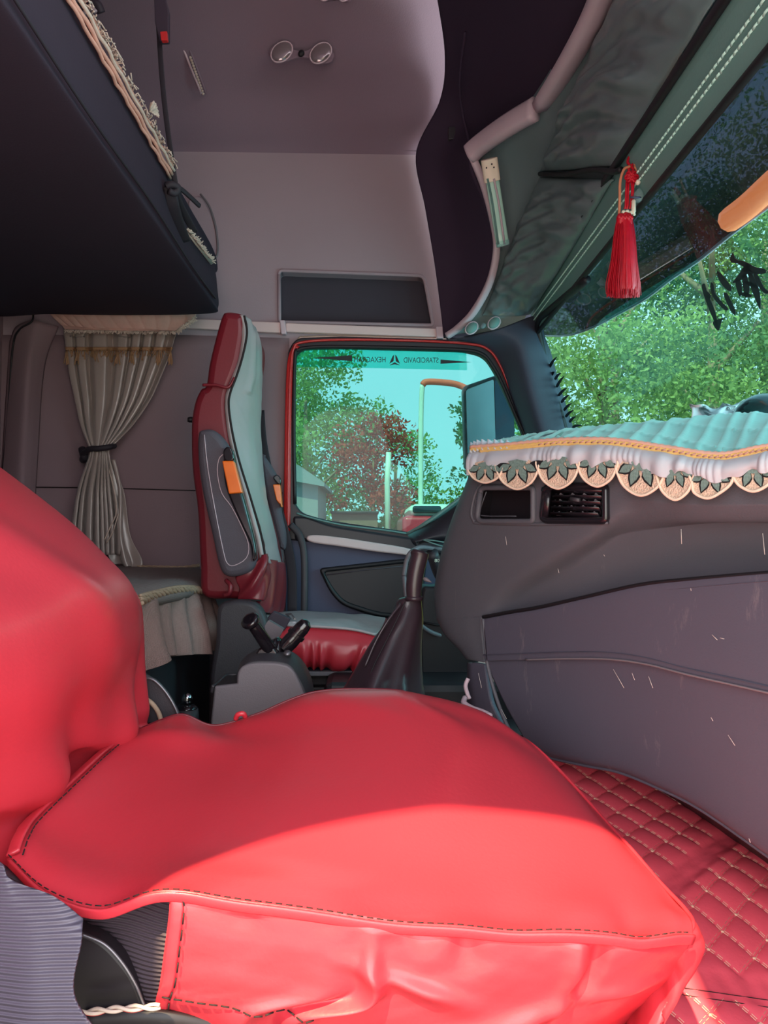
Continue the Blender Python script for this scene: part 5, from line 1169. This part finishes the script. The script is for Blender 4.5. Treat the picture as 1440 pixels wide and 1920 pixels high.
# ================================================================ PASSENGER SEAT (nearest, large)
psx = thing('passenger_chair', 'near bright red leather passenger seat, big cushion and reclined backrest in front', 'seat', P(650, 1900, 1.0))
N0 = [(20, 1605, .76), (90, 1668, .72), (190, 1702, .705), (310, 1668, .70), (480, 1692, .70), (800, 1730, .71), (1050, 1748, .72), (1210, 1754, .735), (1300, 1750, .76)]
N1 = [(34, 1570, .79), (110, 1625, .755), (215, 1655, .745), (335, 1640, .745), (500, 1655, .745), (800, 1685, .755), (1040, 1700, .765), (1195, 1710, .78), (1294, 1722, .79)]
N2 = [(60, 1535, .84), (150, 1570, .83), (260, 1585, .83), (380, 1585, .83), (530, 1590, .83), (800, 1595, .84), (1020, 1610, .85), (1160, 1640, .855), (1258, 1680, .85)]
N3 = [(150, 1448, .96), (240, 1475, .96), (350, 1485, .96), (460, 1480, .96), (590, 1465, .965), (800, 1455, .97), (980, 1475, .98), (1095, 1520, .97), (1178, 1588, .95)]
N4 = [(205, 1400, 1.07), (290, 1402, 1.08), (380, 1410, 1.08), (470, 1400, 1.08), (600, 1375, 1.08), (780, 1360, 1.08), (920, 1382, 1.08), (1030, 1435, 1.07), (1100, 1500, 1.04)]
N5 = [(240, 1378, 1.15), (300, 1362, 1.15), (350, 1356, 1.16), (410, 1370, 1.16), (510, 1340, 1.16), (640, 1310, 1.16), (790, 1312, 1.16), (920, 1345, 1.15), (1010, 1405, 1.12)]
N6 = [(256, 1370, 1.20), (302, 1352, 1.20), (345, 1342, 1.20), (402, 1361, 1.20), (480, 1340, 1.21), (590, 1298, 1.22), (740, 1297, 1.22), (880, 1328, 1.20), (975, 1382, 1.16)]
N7 = [(258, 1392, 1.22), (302, 1376, 1.22), (345, 1368, 1.22), (402, 1384, 1.22), (480, 1365, 1.23), (590, 1325, 1.24), (740, 1325, 1.24), (880, 1352, 1.22), (975, 1400, 1.18)]
def cush(u, v):
    d = .0015 * fbm(u, v, 2.2, 21)
    d += .010 * gauss(v, .62, .06) * gauss(u, .18, .12)                 # ridge from the near fold
    d += .005 * gauss(u - .55 - .25 * (v - .5), .12, .03) * gauss(v, .55, .25)   # soft diagonal crease
    d += -.006 * gauss(u, .70, .035) * gauss(v, .10, .10) - .008 * gauss(u, .86, .03) * gauss(v, .10, .09) + .006 * gauss(u, .78, .05) * gauss(v, .12, .1)
    d += .004 * gauss(u, .95, .03) * gauss(v, .12, .1) - .005 * gauss(u, .60, .04) * gauss(v, .06, .08)
    return d
_, Gc, Nc = sheet('cushion_top', [N0, N1, N2, N3, N4, N5, N6, N7], 'seat_red', psx, 260, 220, disp=cush, solid=.004)
# front-right edge turning down into the skirt
rows = [[tuple(Gc[int(t * 219), -1]) for t in np.linspace(0, 1, 10)]]
NOSE0 = np.array(rows[0])
# near side skirt with its folds
B0 = [(312, 1670, .702), (480, 1694, .702), (640, 1712, .705), (800, 1732, .712), (950, 1743, .717), (1100, 1752, .725), (1212, 1757, .735), (1296, 1756, .765)]
B1 = [(318, 1700, .698), (480, 1726, .697), (640, 1742, .70), (800, 1760, .707), (950, 1770, .713), (1100, 1778, .722), (1208, 1784, .734), (1290, 1778, .77)]
B2 = [(308, 1780, .70), (480, 1795, .70), (640, 1805, .703), (800, 1818, .71), (950, 1824, .716), (1090, 1826, .727), (1190, 1822, .742), (1272, 1812, .79)]
B3 = [(300, 1840, .706), (480, 1855, .706), (640, 1865, .708), (800, 1872, .715), (940, 1876, .723), (1060, 1872, .737), (1160, 1864, .755), (1245, 1850, .81)]
B4 = [(294, 1872, .712), (400, 1892, .712), (500, 1910, .712), (700, 1930, .72), (900, 1940, .735), (1030, 1930, .75), (1130, 1910, .77), (1215, 1880, .83)]
B5 = [(290, 1925, .74), (400, 1960, .74), (500, 1985, .735), (700, 2000, .74), (900, 2000, .76), (1020, 1985, .78), (1110, 1950, .80), (1190, 1910, .86)]
def skirt_d(u, v):
    d = .010 * gauss(u, .245 + .06 * (1 - v), .05) * np.clip(v * 1.6, 0, 1) * gauss(v, .75, .5)
    d += -.014 * gauss(u, .30, .05) * gauss(v, .85, .35) + .018 * gauss(u - .34, (.1 - v) * .02, .018) * gauss(v, .62, .3)
    d += .010 * gauss(v - .45 - 1.1 * (u - .34), 0, .06) * gauss(u, .42, .09)
    d += .012 * gauss(v - .80 + 1.0 * (u - .55), 0, .07) * gauss(u, .60, .12) - .008 * gauss(u, .50, .03) * gauss(v, .25, .2)
    d += -.010 * gauss(u, .745, .022) * gauss(v, .35, .30) + .006 * gauss(u, .70, .02) * gauss(v, .4, .3) + .008 * gauss(v - .55 + .6 * (u - .85), 0, .06) * gauss(u, .86, .1)
    d += -.006 * gauss(u, .42, .03) * gauss(v, .15, .12) - .004 * gauss(u, .12, .04) * gauss(v, .2, .2)
    d += .0012 * fbm(u, v, 3, 8)
    return d * np.clip(v * 5, 0, 1)
_, Gs, _ = sheet('cushion_skirt', [B0, B1, B2, B3, B4, B5], 'seat_red', psx, 320, 160, disp=skirt_d, solid=.004)
rows = []                                    # front nose of the cushion, joined to the skirt's end
for k, off_ in ((0.0, (0, 0, 0)), (.2, (.012, 0, -.03)), (.45, (-.015, 0, -.09)), (.75, (-.05, 0, -.15)), (1.0, (-.09, 0, -.2))):
    e_ = Gs[int(k * 159), -1]; row = []
    for i, q in enumerate(NOSE0):
        w_ = math.exp(-i * 1.4); row.append(tuple((q + np.array(off_)) * (1 - w_) + (e_ + np.array((-.006, .002, 0)) + (q - NOSE0[0])) * w_))
    rows.append(row)
sheet('cushion_nose', rows, 'seat_red', psx, 80, 60, world=True, solid=.004, disp=lambda u, v: .004 * fbm(u, v, 2, 5))
# overlapping hem of the top cover, its stitching
hem = [Vector(q) for q in Gc[0]]
V, F = strap_geo([q + Vector((0, -.004, -.004)) for q in hem[::3]], .0105, .0035, (0, -.25, 1)); build('seam_welt', V, F, 'seat_red', psx)
stitches('stitching', [Vector(q) + Vector((0, -.0055, .003)) for q in Gc[2][::2]], 'thread_black', psx, .006, .0035, .0006, .001)
eg = [Vector(q) for q in Gs[:, 3]]
stitches('stitching', [q + Vector((.009, -.003, 0)) for q in eg[4:]], 'thread_black', psx, .010, .006, .0008, .001)
V, F = strap_geo([q + Vector((.002, -.001, 0)) for q in eg[::3]], .012, .004, (1, 0, 0)); build('skirt_hem', V, F, 'seat_red', psx)
j4 = int(.80 * 159)
stitches('stitching', [Vector(q) + Vector((0, -.003, 0)) for q in Gs[j4 - 6, 4:110:3]], 'thread_black', psx, .008, .003, .0008, .001)
# rear and far hems of the cushion cover
rear = [Vector(q) for q in Gc[::4, 0]]
V, F = strap_geo([q + Vector((.002, 0, .003)) for q in rear], .014, .004, (1, -.3, .3)); build('seam_welt', V, F, 'seat_red', psx)
stitches('stitching', [q + Vector((.012, 0, .002)) for q in rear], 'thread_black', psx, .008, .004, .0008, .001)
far_ = [Vector(q) for q in Gc[int(219 * 6 / 7), :200:3]]
V, F = tube_geo([q + Vector((0, 0, .001)) for q in far_], .0022, 6); build('far_piping', V, F, 'seat_maroon', psx)
tube('cover_loop', [(442, 1348, 1.19), (446, 1340, 1.185), (456, 1338, 1.185), (460, 1344, 1.19)], .004, 'seat_red', psx, sn=16)
# backrest
sil = [(-.300, -.40), (-.384, -.325), (-.384, -.285), (-.382, -.23), (-.380, -.16), (-.388, -.105), (-.432, -.052), (-.512, .020), (-.628, .105), (-.76, .18), (-.90, .24)]
rows = []
for i, (x, z) in enumerate(sil):
    z += Z0; bl = .0 if i < 2 else (.02 if i < 4 else .045)
    zz = 0.02 * (i >= 5)
    rows.append([(x - .16, 1.275, z - .06), (x - .07, 1.285, z - .02), (x - .012, 1.272, z - .002), (x, 1.24, z), (x + bl * .5, 1.15, z + zz), (x + bl * .8, 1.02, z + zz), (x + bl * .7, .90, z + zz), (x + bl * .4, .78, z + zz * .5), (x, .70, z), (x - .05, .66, z - .02), (x - .16, .66, z - .06)])
def back_d(u, v):
    d = .003 * fbm(u, v, 1.6, 31)
    for c_, w_, a_ in ((.44, .022, .034), (.37, .016, -.022), (.52, .022, -.026), (.31, .02, .020), (.60, .03, .018), (.70, .02, -.014)):
        d += a_ * gauss(u - c_ - (v - .12) * (.25 if c_ > .45 else -.10), 0, w_ + v * .06) * gauss(v, .10, .20)
    d += .010 * gauss(u - .55 - (v - .5) * .5, 0, .05) * gauss(v, .6, .2)
    return d
_, Gb, _ = sheet('backrest', rows, 'seat_red', psx, 240, 200, disp=back_d, world=True)
# black ribbed upholstery and dark shell under the cover
sheet('seat_base_cloth', [[(-60, 1580, .80), (40, 1640, .77), (140, 1690, .745), (240, 1690, .74), (330, 1672, .735)], [(-60, 1700, .80), (40, 1720, .77), (140, 1740, .745), (240, 1760, .735), (325, 1760, .73)],
                          [(-60, 1900, .80), (40, 1850, .77), (150, 1830, .75), (240, 1850, .74), (312, 1870, .735)], [(-60, 2000, .80), (40, 2000, .78), (150, 2000, .76), (240, 2000, .75), (312, 2000, .75)]], 'seat_mesh', psx, 60, 60, disp=lambda u, v: .01 * np.sin(u * 7 + v * 2), solid=.01)
sh = smoothloop([(120, 1750), (160, 1752), (195, 1770), (225, 1800), (250, 1835), (268, 1880), (278, 1925), (120, 1930)], 40)
plate('base_shield', [sh], .722, .02, 'dash_dark', psx, bevel=.004, smooth=True)
tube('shield_edge', [(152, 1752, .718), (195, 1770, .718), (228, 1804, .718), (254, 1846, .718), (272, 1890, .718)], .0016, 'steel', psx, sn=30)
sheet('lower_apron', [[(150, 1905, .71), (300, 1900, .71), (460, 1930, .73)], [(150, 2000, .72), (300, 2000, .72), (460, 2020, .74)]], 'dash_dark', psx, 12, 6, solid=.005)
# recliner mechanism behind, between backrest and console
plate('recliner_arm', [smoothloop([(262, 1275), (285, 1272), (308, 1292), (326, 1320), (338, 1352), (330, 1400), (262, 1400)], 40)], 1.27, .01, 'plastic_dark', psx, bevel=.003, smooth=True)
tube('recliner_edge', [(264, 1272, 1.262), (286, 1274, 1.262), (308, 1294, 1.262), (326, 1322, 1.262), (338, 1352, 1.262)], .0025, 'steel', psx, sn=24)
tube('recliner_ring', [(264, 1306, 1.258), (284, 1318, 1.258), (298, 1338, 1.258), (304, 1362, 1.258)], .004, 'rope_tan', psx, sn=20)
lathe('bolt', P(284, 1362, 1.255), (0, -1, 0), [(0, .008), (.004, .008), (.007, .006), (.008, .002)], 'chrome', psx, 12)
# white lining glimpse beside the dash foot
cf = thing('cup_bracket', 'pale grey plastic bracket edge between the cushion and the dashboard foot', 'bracket', P(890, 1320, 1.42))
tube('bracket_edge', [(878, 1272, 1.40), (873, 1285, 1.40), (876, 1300, 1.40), (880, 1310, 1.40)], .004, 'lip_grey', cf, sn=12)
tube('bracket_edge', [(872, 1308, 1.38), (870, 1318, 1.36), (885, 1328, 1.34), (905, 1335, 1.32), (920, 1343, 1.30)], .005, 'lip_grey', cf, sn=16)
# seat belt in the near left corner
bt = thing('passenger_seat_belt', 'wide grey ribbed seat belt webbing in the near bottom left corner', 'seat belt', P(60, 1900, .66))
sheet('belt_webbing', [[(-60, 1590, .70), (0, 1618, .69), (22, 1650, .685), (100, 1680, .68), (156, 1722, .68)], [(-60, 1700, .68), (-5, 1720, .672), (50, 1740, .667), (100, 1760, .665), (152, 1765, .665)],
                       [(-60, 1850, .66), (-5, 1855, .655), (50, 1860, .65), (100, 1862, .65), (138, 1864, .65)], [(-60, 1990, .65), (0, 1990, .645), (60, 1985, .64), (130, 1970, .64), (190, 1950, .64)]], 'webbing', bt, 50, 60, solid=.003)
rp = thing('twisted_cord', 'thin red and white twisted cord along the seat base at bottom left', 'cord', P(230, 1895, .705))
rope('red_strand', [P(150, 1900, .703), P(220, 1893, .700), P(300, 1888, .698)], .0030, 'rope_red', rp, 1); rope('white_strand', [P(150, 1899, .700), P(220, 1892, .697), P(300, 1887, .695)], .0030, 'lace_white', rp, 2)
# chrome ball on the dark bracket behind
gb = thing('gear_ball', 'small chrome ball knob on a dark post beneath the bunk skirt', 'knob', P(350, 1340, 1.75))
c = P(351, 1310, 1.75); R = .013
lathe('knob', c, (0, 0, 1), [(-R, .002), (-R * .7, R * .7), (0, R), (R * .7, R * .7), (R, .002)], 'chrome', gb, 16)
lathe('knob_collar', P(350, 1326, 1.75), (0, 0, 1), [(-.006, .026), (0, .024), (.006, .016)], 'plastic_gloss', gb, 20)
lathe('knob_post', P(350, 1345, 1.75), (0, 0, 1), [(-.15, .03), (0, .028), (.02, .026)], 'plastic_dark', gb, 20)

# ================================================================ OUTSIDE
gz = -0.55
gr = build('ground', [Vector(q) for q in ((-40, 3.2, gz), (60, 3.2, gz), (60, 80, gz), (-40, 80, gz), (-40, -30, gz), (60, -30, gz), (60, -1.2, gz), (-40, -1.2, gz))], [(0, 1, 2, 3), (4, 5, 6, 7)], 'ground', smooth=False); struct(gr)
def foliage_geo(clumps, n, leaf, seed):
    r = np.random.default_rng(seed); C = np.array(clumps)
    wts = (C[:, 3] * C[:, 4] * C[:, 5]) ** .7; wts /= wts.sum(); c = C[r.choice(len(clumps), n, p=wts)]
    unit = lambda q: q / np.linalg.norm(q, axis=1, keepdims=True)
    d = unit(r.normal(size=(n, 3))) * r.uniform(.45, 1.05, (n, 1)); p = c[:, :3] + d * c[:, 3:]
    a = unit(r.normal(size=(n, 3))); b = unit(np.cross(a, r.normal(size=(n, 3)))); s = leaf * r.uniform(.6, 1.3, (n, 1))
    V = np.stack([p - a * s, p + b * s * .5, p + a * s, p - b * s * .5], 1).reshape(-1, 3)
    return V, np.arange(4 * n).reshape(-1, 4).tolist()
def tree(label, x, y, h, w, m, n=5200, leaf=.07, seed=1, trunk=True, low=.12, cat='tree', name='leafy_tree', tx=0.0):
    t = thing(name, label, cat, (x, y, gz), 'trees outside the cab'); r = random.Random(seed)
    cl = []
    for k in range(26):
        f = r.uniform(low, 1); ww = w * (1 - abs(f - .5) * .9) * .6
        cl.append((x + r.uniform(-ww, ww), y + r.uniform(-ww, ww), gz + h * f, w * r.uniform(.16, .34), w * .3, w * r.uniform(.14, .3)))
    V, F = foliage_geo(cl, int(n * 2.4), leaf * .6, seed); f_ = build('foliage', V, F, m, t, smooth=False); f_['kind'] = 'stuff'
    if trunk:
        geos = [tube_geo([Vector((x + tx, y, gz)), Vector((x + tx * .5, y, gz + h * .4)), Vector((x, y, gz + h * .85))], [w * .05, w * .035, w * .01], 8, 10)]
        for k in range(7):
            a = r.uniform(0, 6.28); z = gz + h * r.uniform(.3, .75); geos.append(tube_geo([Vector((x, y, z)), Vector((x + math.cos(a) * w * .25, y + math.sin(a) * w * .25, z + h * .12))], [w * .02, w * .008], 5))
        V, F = join(geos); build('trunk', V, F, 'bark', t)
    return t
tree('dense green tree filling the left of the driver door window', -1.0, 11, 3.9, 2.0, 'leaf', 9000, .06, 1)
tree('dark green tree behind the first, left edge of the driver door window', -2.3, 13, 4.6, 2.4, 'leaf_dark', 7000, .07, 2)
tree('red leafy stand-in for a glass reflection in the middle of the driver door window', 0.0, 10.5, 2.9, 1.0, 'leaf_reflection', 1500, .055, 3, low=.6)  # added in place of the red reflection on the door glass
tree('pale green tree with a light trunk right of the red stand-in', 0.35, 12, 3.0, 1.3, 'leaf', 3200, .06, 4, low=.3)
tree('sparse dark branch crown near the mirror in the door window', 1.5, 10, 3.1, .75, 'leaf_dark', 900, .06, 5, low=.65)
tree('low yellow-green bush tree at the bottom right of the door window', 1.2, 11, 1.9, 1.6, 'leaf_yellow', 5000, .055, 6, trunk=False)
tree('low green hedge bush along the bottom left of the door window', -.9, 9, 1.25, 1.9, 'leaf', 5200, .05, 7, trunk=False, cat='bush', name='hedge_bush')
tree('low dark hedge bush in the middle bottom of the door window', .5, 9.5, 1.1, 1.6, 'leaf_dark', 3600, .05, 8, trunk=False, cat='bush', name='hedge_bush')
wx = [(3.1, 9.5, 5.2, 2.2, 'leaf', 'broad green tree seen through the windscreen beside the far pillar'), (4.6, 10, 6.2, 2.8, 'leaf_dark', 'tall dark green tree in the middle of the windscreen'),
      (6.2, 10.5, 7.0, 3.2, 'leaf', 'tall light green tree at the right edge of the windscreen'), (3.9, 12.5, 6.6, 3.2, 'leaf', 'tall green tree standing behind the broad one in the windscreen'),
      (7.2, 13.5, 8.0, 4.0, 'leaf_dark', 'dark far tree behind the right edge of the windscreen'), (5.5, 8.5, 2.6, 2.4, 'leaf_yellow', 'yellowish low tree at the windscreen bottom'), (3.6, 8, 2.2, 2.0, 'leaf', 'low bright tree at the windscreen bottom by the pillar')]
for i, (x, y, h, w, m, lb_) in enumerate(wx): tree(lb_, x, y, h, w, m, 9000, .065, 20 + i, low=.08)
for i, (x, y, h, w) in enumerate(((10, 14, 8, 4), (13, 11, 7, 4), (9, 8, 6, 3))):
    tree(('green tree far right beyond the windscreen', 'second tree far right beyond the windscreen', 'nearer tree far right beyond the windscreen')[i], x, y, h, w, 'leaf', 4000, .1, 40 + i)
# post with orange arm, added in place of a reflection on the door glass
lp = thing('reflection_post', 'white pole with orange arm standing in for a reflection in the driver door window', 'reflection stand-in', (P(790, 990, 8).x, 8, gz))
tube('reflection_pole', [Vector((P(788, 900, 8).x, 8, gz)), P(789, 850, 8), P(790, 760, 8), P(792, 722, 8)], .028, 'post_white', lp, world=True, sn=20)
tube('reflection_arm', [(792, 722, 8), (800, 716, 8), (830, 717, 8), (860, 722, 8), (896, 740, 8)], .035, 'post_orange', lp, sn=20)
wp = tube('utility_post', [(728, 1100, 8.2), (726, 900, 8.2), (729, 848, 8.2)], .03, 'post_white'); tag(wp, 'short white post among the bushes in the door window', 'post')
# red truck, house roof, wall
cp = thing('red_truck', 'red truck parked outside at the bottom of the driver door window', 'truck', (P(790, 1000, 7).x, 7, gz))
box('truck_body', (P(754, 1000, 7).x, 7, gz + .35), (P(860, 1000, 7).x, 8.6, P(0, 966, 7).z), 'car_red', cp, bevel=.05)
box('truck_cab', (P(768, 1000, 7).x, 7.05, P(0, 968, 7).z), (P(850, 1000, 7).x, 8.3, P(0, 944, 7).z), 'post_white', cp, bevel=.06)
box('truck_window', (P(774, 1000, 7).x, 7.0, P(0, 962, 7).z), (P(828, 1000, 7).x, 7.08, P(0, 948, 7).z), 'car_glass', cp, bevel=.02)
for xx in (768, 845): lathe('wheel', Vector((P(xx, 1000, 7).x, 7.0, gz + .33)), (0, -1, 0), [(-.12, .3), (-.1, .33), (.08, .33), (.1, .2)], 'rubber_black', cp, 20)
hw_ = thing('brown_wall', 'low brown wall at the bottom left of the driver door window', 'wall', (P(665, 990, 8).x, 8, gz))
box('wall_body', (P(622, 1000, 8).x, 8, gz), (P(708, 1000, 8).x, 8.2, P(0, 962, 8).z), 'wall_brown', hw_); box('wall_coping', (P(620, 1000, 8).x, 7.95, P(0, 964, 8).z), (P(710, 1000, 8).x, 8.25, P(0, 958, 8).z), 'dash_dark', hw_, bevel=.01)
hr = thing('shed', 'grey-roofed shed at the left edge of the driver door window', 'shed', (P(575, 960, 7).x, 7, gz))
V = [P(520, 860, 7), P(560, 872, 7), P(608, 905, 7), P(608, 912, 7), P(540, 900, 7), P(520, 880, 7)]; n_ = len(V); V2 = [v + Vector((0, 1.4, 0)) for v in V]
build('shed_roof', V + V2, [tuple(range(n_)), tuple(range(2 * n_ - 1, n_ - 1, -1))] + [(i, (i + 1) % n_, (i + 1) % n_ + n_, i + n_) for i in range(n_)], 'roof_tile', hr, smooth=False)
box('shed_wall', (P(520, 1000, 7.1).x, 7.1, gz), (P(596, 1000, 7.1).x, 8.3, P(0, 898, 7.1).z), 'wall_cloth', hr)
# dark engine tunnel and firewall behind the console and under the dash
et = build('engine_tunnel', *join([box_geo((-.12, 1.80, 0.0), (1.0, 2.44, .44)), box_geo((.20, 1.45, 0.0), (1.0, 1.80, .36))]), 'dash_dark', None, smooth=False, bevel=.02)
tag(et, 'dark engine tunnel cover under the dashboard behind the gear lever', 'engine cover')
print('objects', len(bpy.data.objects), 'tris', sum(len(o.data.polygons) for o in bpy.data.objects if o.type == 'MESH'))
